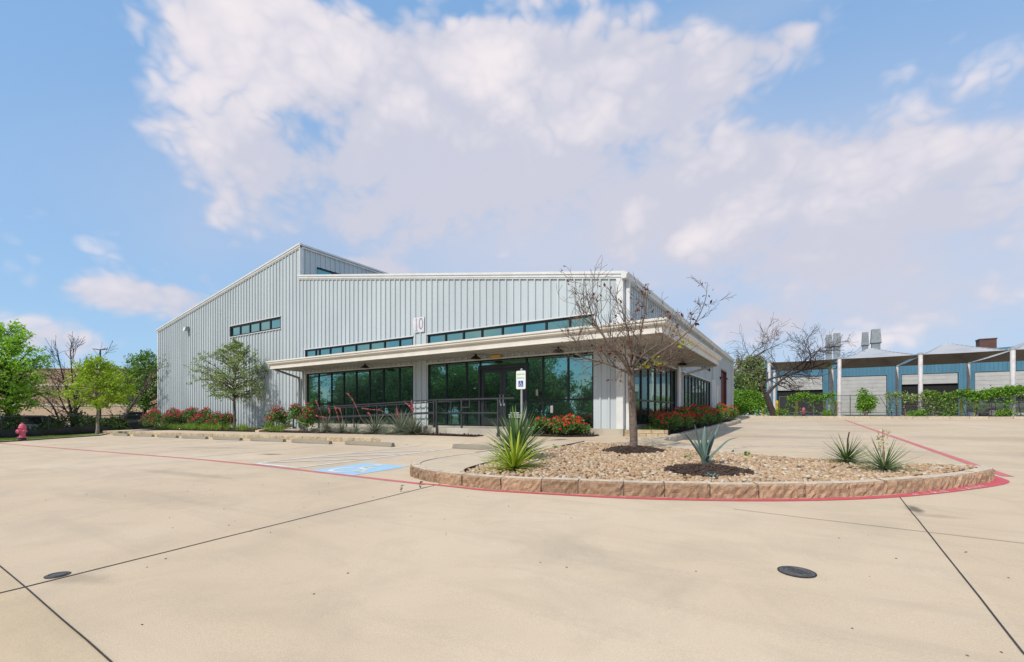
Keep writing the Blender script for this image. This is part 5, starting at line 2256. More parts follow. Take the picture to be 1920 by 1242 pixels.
rt, fw_ = Vector((cT, sT, 0)), Vector((-sT, cT, 0))
for (lx, ly, lz, mx_, mz, w) in ((-.40, -.05, .55, -.14, .22, .105), (-.20, -.02, .70, -.10, .33, .085), (.03, .08, .66, .0, .32, .12), (.12, -.06, .62, .04, .28, .13), (.28, .05, .70, .10, .30, .11),
                                 (.58, -.04, .46, .22, .24, .085), (-.12, .22, .42, -.06, .2, .1), (.20, .25, .4, .08, .2, .1), (.0, -.16, .14, .0, .09, .07)):
    lx, ly, lz, mx_, mz, w = [q * .88 for q in (lx, ly, lz, mx_, mz, w)]
    tip = rt * lx + fw_ * ly + Vector((0, 0, lz))
    mid = rt * mx_ + fw_ * ly * .5 + Vector((0, 0, mz))
    thick_leaf(None, [Vector((0, 0, -.03)) + rt * lx * .05, mid * .45, mid, (mid + tip) * .5 + Vector((0, 0, .015 if lx < .4 else .05)), tip], w, .035, AG)
p = at(1334, 892, .16)
A2 = empty('agave', (p.x, p.y, bedz(p.x, p.y) + .02), 'tiny blue green agave pup at the front edge of the mulch mound', 'agave')
for k in range(9):
    a = k * 2.4
    s = .07 + .015 * (k % 3)
    thick_leaf(None, [(0, 0, 0), (s * .4 * math.cos(a), s * .4 * math.sin(a), .03), (s * math.cos(a), s * math.sin(a), .045 + .02 * (k % 2))], .035, .014, A2)
for (px, py, lb) in ((1290, 862, 'tiny weed sprout on the gravel left of the big agave'), (1400, 855, 'tiny weed sprout near the back edge of the gravel'), (1040, 842, 'low leafy weed at the left edge of the gravel beside the walk')):
    p = at(px, py, .15)
    w_ = empty('weed', (p.x, p.y, bedz(p.x, p.y)), lb, 'weed')
    leaf_cloud('leaves', MT['leaf_mid'], [(0, 0, .05), (.04, 0, .04), (-.04, .02, .05), (0, .04, .06)], 10, .022, .05, w_, px)
for (px, py, lb) in ((788, 915, 'small dry weed growing in the joint by the red line'), (752, 923, 'tiny dry weed further left along the same joint')):
    p = at(px, py, 0)
    w_ = empty('weed', (p.x, p.y, p.z), lb, 'weed')
    leaf_cloud('leaves', MT['leaf_dark'], [(0, 0, .03), (.01, 0, .06), (0, .01, .08)], 7, .012, .03, w_, px)

# red yuccas: grassy rosettes with tall coral flower wands
HESP = [(600, 817, 40, 'leftmost'), (664, 815, 26, ''), (738, 814, 36, ''), (750, 815, 30, ''), (735, 818, 20, '')]


def wand(mb, fb, pts, r, frac=.42, nb=26, seed=0, parent=None):
    P = [Vector(q) for q in pts]
    fine = []
    for i in range(len(P) - 1):
        p0, p1, p2, p3 = P[max(i - 1, 0)], P[i], P[i + 1], P[min(i + 2, len(P) - 1)]
        for k in range(6):
            t = k / 6
            fine.append(.5 * ((2 * p1) + (p2 - p0) * t + (2 * p0 - 5 * p1 + 4 * p2 - p3) * t * t + (3 * p1 - p0 - 3 * p2 + p3) * t ** 3))
    fine.append(P[-1])
    mb.tube(fine, [r * (1 - .6 * i / len(fine)) for i in range(len(fine))], 5)
    rng = random.Random(seed)
    m = len(fine)
    for j in range(nb):
        f = (1 - frac * rng.random()) * (m - 1.01)
        i = int(f)
        q = fine[i].lerp(fine[min(i + 1, m - 1)], f - i)
        fb.append(q)


def fpt(px, py, Y):
    return onY(px, py, Y)


def red_yucca(px, label, nbl, L, wands, seed, Y=12.0):
    b = onY(px, 800, Y)
    z0 = gz(b.x, Y) + .19
    o = empty('red_yucca', (b.x, Y, z0), label, 'red yucca', 'red yuccas along the ramp', world=False)
    mb = MB()
    vs, fs = rosette(int(nbl * 2.4), L * 1.2, .026, seed, tilt=(8, 88), droop=.5, zr=.05, pw_=.6)
    mb.add(vs, fs)
    mb.build('blades', MT['hesper'], o)
    st, fb = MB(), []
    for wi, w in enumerate(wands):
        pts = [(0, 0, .05)]
        for (qx, qy) in w:
            q = onY(qx, qy, Y - .15)
            pts.append((q.x - b.x, q.y - Y, q.z - z0))
        wand(st, fb, pts, .009, .45, 26, seed + wi)
    if wands:
        st.build('flower_wand', MT['stalk'], o)
        fl = leaf_cloud('flower_bells', MT['coral'], fb, 4, .011, .034, o, seed, aspect=.7)
        fl['kind'] = 'stuff'
    return o


red_yucca(612, 'grey green red yucca with four coral wands, leftmost along the ramp', 75, .62, [[(600, 770), (592, 750)], [(612, 785), (592, 780)], [(618, 776), (616, 765)], [(640, 795), (637, 768), (629, 766)]], 31)
red_yucca(641, 'small red yucca with one coral wand, second from the left along the ramp', 50, .52, [[(636, 790), (628, 764)]], 32)
red_yucca(668, 'low tuft of red yucca without flowers beside the ramp kerb', 34, .42, [], 33)
red_yucca(703, 'red yucca with the tallest coral wand in front of the left glazing', 95, .70, [[(680, 790), (664, 755), (651, 737)], [(694, 780), (690, 775)]], 34)
red_yucca(752, 'big red yucca whose coral wand arches far to the left', 120, .78, [[(740, 785), (716, 771), (695, 768), (679, 766)], [(748, 785), (744, 766)]], 35)
red_yucca(775, 'dense red yucca with fanned coral wands at the right end of the row', 110, .72, [[(778, 785), (774, 765), (771, 750)], [(776, 780), (770, 764), (759, 755)]], 36)

# rose bushes
def rose_row(items, Y, mat, nm, cat, group, z):
    for (px, rx, h, n, nf, label, seed) in items:
        b = onY(px, 800, Y)
        bush(nm, (b.x, Y, gz(b.x, Y) + z), label, cat, group, rx, .62, h, n, MT['leaf_rose'], .085, seed, mat, int(nf * 1.3), .062)


rose_row([(293, 1.75, 1.22, 2000, 150, 'crimson rose bush at the left end of the hedge by the wall corner', 41),
          (325, 1.75, 1.25, 2000, 150, 'crimson rose bush second from the left in the hedge', 42),
          (356, 1.75, 1.2, 2000, 150, 'crimson rose bush in the middle of the hedge along the tall wall', 43),
          (386, 1.7, 1.18, 2000, 145, 'crimson rose bush just left of the young tree trunk', 44),
          (412, 1.3, 1.05, 1500, 100, 'crimson rose bush at the right end of the hedge under the tree', 45)], 12.9, MT['rose_crimson'], 'rose_bush', 'rose bush', 'crimson roses along the tall wall', .2)
rose_row([(519, .72, 1.15, 900, 52, 'small separate crimson rose bush against the tall wall', 46)], 12.8, MT['rose_crimson'], 'rose_bush', 'rose bush', 'crimson roses along the tall wall', .2)
rose_row([(567, .9, 1.3, 1300, 62, 'crimson rose bush beside the downspout at the left end of the glazing', 47)], 12.1, MT['rose_crimson'], 'rose_bush', 'rose bush', 'crimson roses along the tall wall', .2)
rose_row([(1018, .45, .55, 520, 42, 'smaller red rose bush half hidden behind the tall yucca', 48),
          (1063, .78, .66, 1200, 110, 'bright red rose bush in front of the entrance glass', 49)], 13.45, MT['rose_red'], 'rose_bush', 'rose bush', 'red roses by the entrance', .185)
for (y, h, lb, m, s) in ((16.1, .72, 'red rose bush nearest the low limestone wall in the right hand bed', 'rose_red', 51), (17.7, .85, 'red rose bush second from the limestone wall, under the glazing', 'rose_red', 52),
                         (19.5, .88, 'red rose bush third along the right hand bed', 'rose_red', 53), (21.6, .9, 'orange red rose bush beside the pier in the right hand bed', 'rose_orange', 54),
                         (24.2, .95, 'orange rose bush before the second side window', 'rose_orange', 55), (27.2, 1.0, 'orange rose bush further back before the second side window', 'rose_orange', 56), (30.6, 1.05, 'orange rose bush last along the right hand bed', 'rose_orange', 57)):
    bush('rose_bush', (-3.86, y, gz(-4, y) + .165), lb, 'rose bush', 'roses in the right hand bed', .72, 1.25, h * 1.0, 1500, MT['leaf_rose'], .075, s, MT[m], 150, .058)


# grass
def grass_tufts(name, spots, mat, label, seed, L=.35, w=.014, n=26, kind=None, cat='grass'):
    rng = random.Random(seed)
    vs, fs = [], []
    for (x, y, z) in spots:
        for k in range(n):
            az = rng.uniform(0, 6.28)
            blade(vs, fs, (x + rng.gauss(0, .05), y + rng.gauss(0, .05), z), az, R(rng.uniform(3, 50)), L * rng.uniform(.5, 1.2), w, .5 * rng.uniform(.3, 1.5), segs=3)
    mb = MB()
    mb.add(vs, fs)
    o = mb.build(name, mat)
    tag(o, label, cat, kind=kind)
    return o


rng = random.Random(77)
sp = [(x, 12.0 + rng.uniform(-.18, .3), gz(x, 12) + .19) for x in [-33.5 + .105 * k for k in range(78)]]
sp += [(x, 11.9 + rng.uniform(-.12, .2), gz(x, 12) + .19) for x in [-23.9 + .14 * k for k in range(9)]]
sp += [(x, 11.85 + rng.uniform(-.12, .2), gz(x, 12) + .19) for x in [-21.2 + .16 * k for k in range(10)]]
grass_tufts('border_grass', sp, MT['tuft'], 'bright green strappy border grass in front of the crimson roses', 5, .42, .016, 24, 'stuff')
sp = [(-4.15 + rng.uniform(-.35, .3), 14.7 + rng.uniform(0, 1.6), gz(-4, 15) + .165) for _ in range(34)]
grass_tufts('border_grass', sp, MT['tuft'], 'green grass in the right hand bed just behind the limestone wall', 6, .34, .010, 16, 'stuff')
sp = []
for _ in range(900):
    t, s = rng.random(), rng.uniform(.05, 1.0)
    a, b = Vector((-26.0, 1.6, 0)), Vector((-31.25, 8.6, 0))
    a2, b2 = Vector((-28.6, 1.2, 0)), Vector((-33.2, 7.0, 0))
    q = a.lerp(b, t).lerp(a2.lerp(b2, t), s)
    sp.append((q.x, q.y, gz(q.x, q.y) + .03))
grass_tufts('turf', sp, MT['turfblade'], 'mown turf on the verge between the lot and the black fence', 8, .085, .014, 7, 'stuff')

# ------------------------------------------------------------------ trees in front of the building
def V3(l, d, z):
    v = rt * l + fw_ * d
    return (v.x, v.y, z)


TW = dict(curl=.16, up=.05, taper=.55, rmin=.0036, kids=[3, 2, 2, 2], ang=(22, 60), len=(.5, .8), t0=.25, mx=4)
pm = MOUND[0]
ITL = (pm[0], pm[1], bedz(pm[0], pm[1]) + .09)
CH = [
    ([V3(0, 0, -.25), V3(.0, 0, .3), V3(-.02, .02, .8), V3(-.05, 0, 1.35), V3(-.06, 0, 1.72)], .09, .068, 0, .4),
    ([V3(-.06, 0, 1.6), V3(-.35, -.1, 2.0), V3(-.62, -.15, 2.3), V3(-.95, -.1, 2.75), V3(-1.28, -.05, 3.15)], .05, .007, 13, .5),
    ([V3(-.62, -.1, 2.3), V3(-.85, .1, 2.8), V3(-.98, .15, 3.3), V3(-1.0, .2, 3.62)], .026, .005, 9, .45),
    ([V3(-.05, 0, 1.66), V3(.12, .1, 2.2), V3(.25, .2, 2.7), V3(.33, .2, 3.15), V3(.30, .2, 3.48)], .04, .006, 9, .42),
    ([V3(.0, 0, 1.6), V3(.4, -.15, 1.95), V3(.85, -.2, 2.25), V3(1.2, -.25, 2.6), V3(1.45, -.2, 3.1), V3(1.5, -.2, 3.5)], .032, .004, 8, .32),
    ([V3(-.08, 0, 1.6), V3(-.6, .2, 1.85), V3(-1.1, .3, 2.0), V3(-1.5, .4, 2.35)], .034, .005, 15, .5),
    ([V3(-.04, 0, 1.58), V3(.35, .3, 1.78), V3(.8, .4, 1.85), V3(1.1, .45, 2.0)], .034, .005, 15, .45),
    ([V3(-.06, 0, 1.7), V3(-.15, -.3, 2.2), V3(-.30, -.4, 2.7), V3(-.42, -.45, 3.1)], .03, .005, 8, .45),
    ([V3(-.05, 0, 1.62), V3(.1, -.4, 1.95), V3(.3, -.7, 2.1), V3(.55, -.85, 2.25)], .028, .005, 10, .4),
    ([V3(-.07, 0, 1.62), V3(-.3, -.45, 1.9), V3(-.62, -.7, 2.0)], .028, .005, 10, .42),
]
IT, tips = limb_tree('sapling', ITL, 'nearly bare young tree with few red leaves on a mulch mound among gravel', None, CH, pmat('sapling_bark', (.21, .155, .12), .95, scale=14, col2=(.10, .072, .055), bump=.8, bscale=26), 12, TW,
                     [('dry_leaves', MT['leaf_dry'],   .04, 2, .03, .07)])
leaf_cloud('yellow_leaves', MT['leaf_yellow'], [V3(.22, -.2, 1.78), V3(.35, -.2, 1.84), V3(.52, -.1, 1.80), V3(.95, -.2, 2.22), V3(1.02, -.2, 2.18), V3(.1, -.2, 1.74)], 5, .05, .10, IT, 4)
leaf_cloud('red_leaves', MT['leaf_dry'], [V3(-.5, -.3, 2.05), V3(-.62, -.4, 2.0), V3(-.42, -.4, 2.08), V3(-.3, -.3, 2.0), V3(-.7, -.2, 2.12), V3(.1, .1, 3.1), V3(.15, .1, 3.05), V3(.62, .0, 2.9), V3(.95, -.2, 2.85), V3(1.2, -.2, 3.05), V3(1.45, -.2, 3.1), V3(1.5, -.2, 3.45), V3(1.3, -.2, 2.7), V3(.30, .2, 3.4), V3(-.85, 0, 2.1), V3(-.2, -.3, 2.15), V3(.8, .3, 1.95)], 6, .07, .085, IT, 8)

b = onY(440, 800, 12.6)
OT = (b.x, 12.6, gz(b.x, 12.6) + .2)
crown_tree('young_tree', OT, 'young grey green tree with an airy oval crown in front of the tall metal wall', None, 4.75, 1.62, 1.95, pw((0, .62), (.12, .9), (.35, 1.0), (.6, .8), (.85, .42), (1, .12)), .075, 21,
           MT['leaf_oak'], MT['bark'], nb=66, sub=7, per=6, sig=.065, size=.115, elev=(4, 55), droop=.10, gap=.22, aspect=.32)

# ------------------------------------------------------------------ left background
def plane_at(px, D, dz=0):
    p = onD(px, 776, D)
    return (p.x, p.y, gg(p.x, p.y) + dz)


RND = pw((0, .55), (.15, .88), (.4, 1.0), (.65, .88), (.85, .58), (1, .2))
crown_tree('leafy_tree', plane_at(16, 27), 'big leafy green tree at the left edge of the photo behind the black fence', 'trees beyond the left fence', 7.2, 2.0, 1.95, RND, .17, 61,
           MT['leaf_bright'], MT['bark'], nb=64, sub=7, per=5, sig=.14, size=.17, elev=(8, 60), gap=.2, lean=(-.03, 0))
crown_tree('leafy_tree', plane_at(-95, 25), 'leafy green tree cut by the left edge, further left than the big one', 'trees beyond the left fence', 6.6, 1.2, 2.4, RND, .16, 62,
           MT['leaf_bright'], MT['bark'], nb=60, sub=7, per=5, sig=.15, size=.18, elev=(8, 60), gap=.15)
tl = at(183, 816)
crown_tree('young_tree', (tl.x, tl.y, gz(tl.x, tl.y) + .03), 'lime green young tree with a pale straight trunk by the black fence', 'trees beyond the left fence', 4.2, 1.5, 1.55, pw((0, .5), (.1, .85), (.3, 1.0), (.55, .8), (.8, .55), (1, .15)), .085, 63,
           MT['leaf_lime'], MT['palebark'], nb=50, sub=7, per=6, sig=.10, size=.125, elev=(4, 60), gap=.28)
crown_tree('leafy_tree', plane_at(272, 38), 'dark green tree beside the corner of the metal building on the left', 'trees beyond the left fence', 6.9, 2.2, 2.3, RND, .17, 64,
           MT['leaf_mid'], MT['darkbark'], nb=56, sub=7, per=5, sig=.16, size=.19, elev=(8, 60), gap=.25)
crown_tree('leafy_tree', plane_at(243, 47), 'mid green tree behind the lime green young tree', 'trees beyond the left fence', 6.4, 2.6, 2.0, RND, .15, 65,
           MT['leaf_mid'], MT['darkbark'], nb=40, sub=6, per=4, sig=.17, size=.2, elev=(8, 60), gap=.4)
TB = dict(curl=.12, up=.06, taper=.6, rmin=.010, kids=[3, 3, 3], ang=(20, 50), len=(.5, .8), t0=.25, mx=4)
pb = plane_at(136, 31)
limb_tree('bare_tree', pb, 'bare multi-stemmed tree in front of the brown brick building', None,
          [([V3(0, 0, -.3), V3(-.05, 0, 1.5), V3(-.3, 0, 3.0), V3(-.7, 0, 4.6), V3(-1.1, 0, 6.3)], .11, .02, 12, 1.1),
           ([V3(.15, .1, -.3), V3(.15, .1, 2.0), V3(-.1, .1, 4.0), V3(-.25, .1, 6.4)], .10, .02, 12, 1.1),
           ([V3(.25, -.1, -.3), V3(.3, -.1, 2.5), V3(.5, 0, 4.2), V3(1.0, 0, 5.8)], .10, .02, 12, 1.1),
           ([V3(-.5, -.3, -.3), V3(-.7, -.3, 1.6), V3(-1.3, -.4, 2.8), V3(-2.4, -.6, 3.6)], .08, .02, 11, 1.1)], MT['darkbark'], 71, TB)
pb = plane_at(205, 32)
limb_tree('leaning_tree', pb, 'leaning pale trunk reaching right towards the metal building', None,
          [([V3(0, 0, -.3), V3(.9, 0, 1.2), V3(1.8, 0, 2.7), V3(2.6, 0, 3.8), V3(3.2, 0, 5.0)], .13, .03, 9, 1.3)], MT['bark'], 72, dict(TB), [('crown', MT['leaf_mid'], .10, 4, .2, .16)])
for (px, D, rx, h, lb, s) in ((98, 28, 1.7, 1.9, 'dark green shrub between the hydrant and the bare tree behind the fence', 81), (232 - 75, 28.5, 1.5, 1.75, 'dark green shrub behind the fence left of the pale young trunk', 82),
                              (10, 26, 1.5, 2.0, 'dark green shrub at the far left behind the fence', 83), (205, 29, 1.1, 1.2, 'low shrub behind the fence right of the pale young trunk', 84), (288, 40, 1.4, 1.6, 'shrub at the foot of the metal building left corner', 85)):
    bush('shrub', plane_at(px, D), lb, 'shrub', 'shrubs behind the left fence', rx, 1.1, h, 1000, MT['leaf_dark'], .15, s)

# black chain link fence with silt fabric
F0, F1 = Vector((-27.4, -.6, 0)), Vector((-38.4, 13.1, 0))
FD = (F1 - F0).normalized()
FL_ = (F1 - F0).length
FN = Vector((FD.y, -FD.x, 0))
BF = empty('chain_link_fence', (F0.x, F0.y, gz(F0.x, F0.y)), 'low black chain link fence with silt fabric along its foot', 'fence', world=True)


def fz(p):
    return gz(p.x, p.y)


NP = 8
posts = [F0 + FD * (FL_ * k / (NP - 1)) for k in range(NP)]
for q in posts:
    mb = MB()
    mb.tube([(q.x, q.y, fz(q) - .2), (q.x, q.y, fz(q) + 1.12)], .03, 8)
    mb.lathe([(.035, 1.11), (.03, 1.14), (.001, 1.155)], 8, (q.x, q.y, fz(q)))
    mb.build('post', MT['fencebl'], BF)
mb = MB()
mb.tube([(q.x, q.y, fz(q) + 1.08) for q in posts], .022, 6)
mb.build('top_rail', MT['fencebl'], BF)


def mesh_wires(o, d, L, zfun, h, sp, r, z0=.05):
    """diamond wire mesh as thin flat ribbons in the fence plane"""
    vs, fs = [], []
    n = int((L + h) / sp)
    for k in range(n):
        for s in (1, -1):
            a0 = k * sp - (h if s == 1 else 0)
            pts = []
            ta, za = (a0, 0) if s == 1 else (a0, 0)
            tb, zb_ = (a0 + s * h, h)
            # clip to the run
            def cl(t):
                return max(0, min(L, t))
            t0, t1 = cl(ta), cl(tb)
            if abs(t1 - t0) < 1e-3:
                continue
            zz0 = (t0 - ta) / (tb - ta) * h
            zz1 = (t1 - ta) / (tb - ta) * h
            p0, p1 = o + d * t0, o + d * t1
            b = len(vs)
            vs += [(p0.x, p0.y, zfun(p0) + z0 + zz0 - r), (p0.x, p0.y, zfun(p0) + z0 + zz0 + r), (p1.x, p1.y, zfun(p1) + z0 + zz1 + r), (p1.x, p1.y, zfun(p1) + z0 + zz1 - r)]
            fs.append((b, b + 1, b + 2, b + 3))
    return vs, fs


mb = MB()
mb.add(*mesh_wires(F0, FD, FL_, fz, 1.03, .085, .0032))
mb.build('chain_link', MT['fencebl'], BF)
mb = MB()
vs = []
rng = random.Random(3)
nS = 90
for i in range(nS + 1):
    q = F0 + FD * (FL_ * i / nS)
    top = .46 + .06 * math.sin(i * .23) + rng.uniform(-.015, .015)
    for k in range(6):
        t = k / 5
        w = -.05 - .05 * math.sin(t * 3.1) * (1 + .6 * math.sin(i * .7 + t * 2)) + rng.uniform(-.008, .008)
        p = q - FN * w * -1
        vs.append((q.x + FN.x * -w, q.y + FN.y * -w, fz(q) - .02 + top * t))
mb.add(vs, [(i * 6 + k, i * 6 + 6 + k, i * 6 + 7 + k, i * 6 + k + 1) for i in range(nS) for k in range(5)])
mb.build('silt_fabric', MT['fabric'], BF, smooth=True)


def car(name, loc, rz, label, paint, group=None, kind='suv'):
    """a plain family car about 4.7 m long, nose along +x"""
    o = empty(name, loc, label, 'car', group, rz)
    if kind == 'suv':
        prof = [(-2.3, .42, .80), (-2.36, .62, .86), (-2.33, .98, .88), (-2.2, 1.08, .84), (-1.92, 1.66, .64), (-1.5, 1.73, .62), (.35, 1.70, .61), (.75, 1.60, .63), (1.25, 1.10, .78), (2.0, 1.0, .78), (2.28, .86, .80), (2.36, .60, .84), (2.30, .38, .80)]
    else:
        prof = [(-2.65, .5, .86), (-2.7, .7, .88), (-2.68, 1.08, .9), (-.95, 1.1, .9), (-.9, 1.15, .86), (-.75, 1.74, .66), (.4, 1.76, .65), (.95, 1.2, .82), (2.1, 1.12, .84), (2.55, .98, .84), (2.65, .62, .86), (2.6, .42, .84)]
    mb = MB()
    n = len(prof)
    vs = [(x, -w, z) for x, z, w in prof] + [(x, w, z) for x, z, w in prof]
    bx0, bx1 = prof[0][0] + .05, prof[-1][0] - .05
    fs = [(i, i + 1, n + i + 1, n + i) for i in range(n - 1)]
    fs += [(n - 1, 0, n, 2 * n - 1)]
    for s in (0, n):
        c = len(vs)
        vs.append((0, -.93 if s == 0 else .93, .78))
        fs += [(s + i, s + i + 1, c) for i in range(n - 1)] + [(s + n - 1, s, c)]
    mb.add(vs, fs)
    mb.build('body', paint, o, smooth=False)
    wx = (-1.4, 1.45) if kind == 'suv' else (-1.6, 1.7)
    for x in wx:
        for s in (-1, 1):
            mb = MB()
            mb.lathe([(.2, -.11), (.33, -.11), (.36, -.08), (.36, .08), (.33, .11), (.2, .11)], 18, (x, s * .83, .36), axis='Y')
            w = mb.build('wheel', MT['tyre'], o)
            mb = MB()
            mb.lathe([(.22, -.125), (.2, -.1), (.05, -.11), (.04, .11), (.2, .1), (.22, .125)], 14, (x, s * .83, .36), axis='Y')
            mb.build('rim', MT['rim'], w)
    mb = MB()
    if kind == 'suv':
        for s in (-1, 1):
            for a, b in (((-1.75, .05), (-.72, .0)), ((-.64, .0), (.2, .0)), ((.28, .0), (.98, .25))):
                x0, x1 = a[0], b[0]
                mb.add([(x0 - a[1], s * .835, 1.12), (x1 + b[1] * .4, s * .835, 1.12), (x1 - b[1], s * .66, 1.6), (x0 + .15 * (a[1] > 0), s * .66, 1.6)], [(0, 1, 2, 3)])
        mb.add([(1.22, -.70, 1.14), (1.22, .70, 1.14), (.80, .58, 1.59), (.80, -.58, 1.59)], [(0, 1, 2, 3)])
        mb.add([(-2.19, -.72, 1.12), (-2.19, .72, 1.12), (-1.965, .60, 1.60), (-1.965, -.60, 1.60)], [(0, 1, 2, 3)])
    else:
        for s in (-1, 1):
            mb.add([(-.7, s * .88, 1.18), (.8, s * .86, 1.2), (.38, s * .68, 1.66), (-.6, s * .68, 1.66)], [(0, 1, 2, 3)])
        mb.add([(.93, -.74, 1.23), (.93, .74, 1.23), (.45, .6, 1.7), (.45, -.6, 1.7)], [(0, 1, 2, 3)])
        mb.add([(-.905, -.74, 1.2), (-.905, .74, 1.2), (-.79, .62, 1.68), (-.79, -.62, 1.68)], [(0, 1, 2, 3)])
    mb.build('window', MT['carglass'], o)
    for s in (-1, 1):
        mb = MB()
        xr = prof[2][0]
        mb.box(xr - .03, s * .80 - .08, .80, xr + .1, s * .80 + .08, 1.08)
        mb.build('tail_light', MT['tail'], o)
        mb = MB()
        mb.box(2.16, s * .66 - .16, .74, 2.36, s * .66 + .16, .88)
        mb.build('headlight', MT['lamp'], o)
    mb = MB()
    mb.box(prof[0][0] - .1, -.8, .42, prof[0][0] + .1, .8, .6)
    mb.box(2.26, -.8, .36, 2.42, .8, .54)
    mb.build('bumper', MT['black'], o)
    return o


PW = pmat('white_car_paint', (.68, .68, .67), .3, spec=.6)
PG = pmat('grey_car_paint', (.07, .075, .08), .3, spec=.6)
PS = pmat('silver_car_paint', (.36, .37, .38), .3, .5)
PT = pmat('teal_grey_paint', (.10, .14, .145), .4)
AX = math.atan2(FD.y, FD.x)
q = plane_at(-8, 30)
car('parked_car', q, AX + math.pi + .2, 'dark grey car at the far left edge, red tail light showing behind the fence', PG, 'cars in the far car park')
q = plane_at(60, 31)
car('parked_car', (q[0], q[1], q[2] + .1), AX - .5, 'silver white car right behind the pink hydrant', PS, 'cars in the far car park')
q = plane_at(248, 41)
car('parked_truck', (q[0], q[1], q[2] + .3), AX + math.pi - .9, 'dark pickup truck with pale roof behind the fence near the metal building', PG, 'cars in the far car park', kind='pickup')

# brown brick building far left
CBX = onD(170, 776, 58)
bz = gg(CBX.x, CBX.y)
BB = empty('brick_building', (CBX.x, CBX.y, bz), 'brown and tan banded brick building beyond the trees on the left', 'building', None, TH)
mb = MB()
W0, W1, H1 = -26, 16, 7.45
mb.box(W0, 0, -1, 8, 18, 2.75)
mb.build('lower_wall', MT['bricklight'], BB)
mb = MB()
mb.box(W0, 0, 3.05, 9, 18, 5.3)
mb.box(W0, 0, 5.62, 9, 18, H1)
mb.build('upper_wall', MT['brickdark'], BB)
mb = MB()
mb.box(W0 - .04, -.05, 2.75, 9.05, 18.05, 3.05)
mb.box(W0 - .04, -.05, 5.3, 9.05, 18.05, 5.62)
mb.build('string_course', MT['cream'], BB)
mb = MB()
mb.box(W0 - .05, -.06, H1, 9.06, 18.06, H1 + .14)
mb.build('coping', MT['brickdark'], BB)
mb = MB()
mb.box(8, -.5, -1, W1 + 3, 14, .9)
mb.box(8, -.5, 2.35, W1 + 3, 14, 4.0)
for x in (8.0, 11.0, 14.4, 18):
    mb.box(x, -.5, .9, x + .9, 14, 2.35)
mb.build('garage_wall', MT['peach'], BB)
for x in (8.9, 11.9, 15.3):
    mb = MB()
    mb.box(x, -.2, .9, x + (2.1 if x < 9 else 2.5), 0, 2.35)
    mb.build('garage_opening', MT['dark'], BB)
mb = MB()
mb.box(9.2, -.55, 1.2, 10.4, -.51, 2.2)
mb.build('window', MT['signwhite'], BB)

# parking lot lamp
q = onD(188, 776, 52)
zl = gg(q.x, q.y)
LP = empty('parking_lamp', (q.x, q.y, zl), 'tall parking lot lamp with two flat heads above the trees on the left', 'street lamp', None, TH)
mb = MB()
mb.tube([(0, 0, 0), (0, 0, 9.15)], [.1, .07], 8)
mb.build('pole', MT['black'], LP)
for s in (-1, 1):
    mb = MB()
    mb.beam((0, 0, 9.15), (s * .35, 0, 9.17), .06, .06)
    mb.hexa([(s * .3, -.14, 9.14), (s * .8, -.14, 9.20), (s * .8, .14, 9.20), (s * .3, .14, 9.14), (s * .3, -.14, 9.22), (s * .8, -.14, 9.26), (s * .8, .14, 9.26), (s * .3, .14, 9.22)])
    mb.build('lamp_head', MT['black'], LP)

# ------------------------------------------------------------------ right background
YBL = 62.0
BW = empty('service_building', (8, YBL, gz(8, 60)), 'long blue ribbed metal service building with white roll-up doors', 'building', world=True)


def bl(u, z, o):
    return (u, YBL - o, z)


z0b = gz(8, 60) - .05
DOORS = [(-2.28, 2.18, z0b, 5.40), (3.41, 7.79, z0b, 5.20), (8.96, 13.32, z0b, 5.22), (14.47, 19.0, z0b, 5.20), (20.5, 25.0, z0b, 5.2)]
BZ = lambda u: 6.62 + (u + 3.4) * .0355
siding('front_wall', bl, -3.4, 30, z0b, BZ, DOORS, BW, MT['bluewall'], .3048, .045)
mb = MB()
mb.box(-3.4, YBL + .25, z0b, 30, YBL + .3, 6.6)
mb.box(-3.4, YBL + .02, z0b, -3.36, YBL + 20, 6.6)
mb.box(29.9, YBL + .02, z0b, 30, YBL + 20, 7.3)
mb.build('inner_wall', MT['dark'], BW)
mb = MB()
za_, zb_r = BZ(-3.6), BZ(30)
mb.hexa([(-3.6, YBL - .1, za_), (30, YBL - .1, zb_r), (30, YBL + 20, zb_r), (-3.6, YBL + 20, za_), (-3.6, YBL - .1, za_ + .1), (30, YBL - .1, zb_r + .1), (30, YBL + 20, zb_r + .1), (-3.6, YBL + 20, za_ + .1)])
mb.hexa([(-3.6, YBL - .24, za_ - .08), (30, YBL - .24, zb_r - .08), (30, YBL - .1, zb_r - .08), (-3.6, YBL - .1, za_ - .08), (-3.6, YBL - .24, za_ + .12), (30, YBL - .24, zb_r + .12), (30, YBL - .1, zb_r + .12), (-3.6, YBL - .1, za_ + .12)])
mb.build('roof', MT['bluewall'], BW)
mb = MB()
mb.box(-3.5, YBL - .06, z0b, 30, YBL - .047, 1.9)
for d in DOORS:
    pass
for (u0, u1, za, zb_), bot in zip(DOORS, (3.82, z0b + .05, 4.15, z0b + .05, z0b + .05)):
    mb = MB()
    z = bot
    while z < zb_ - .02:
        z2 = min(zb_, z + .42)
        mb.box(u0 + .05, YBL + .03, z, u1 - .05, YBL + .06, z2 - .03)
        mb.box(u0 + .05, YBL + .05, z2 - .03, u1 - .05, YBL + .07, z2)
        z = z2
    d_ = mb.build('roll_up_door', MT['rolldoor'], BW)
    mb = MB()
    for a in (u0 - .1, u1):
        mb.box(a, YBL - .06, za, a + .1, YBL + .08, zb_ + .1)
    mb.box(u0, YBL - .06, zb_, u1, YBL + .08, zb_ + .1)
    mb.build('door_frame', MT['bluewall'], d_)


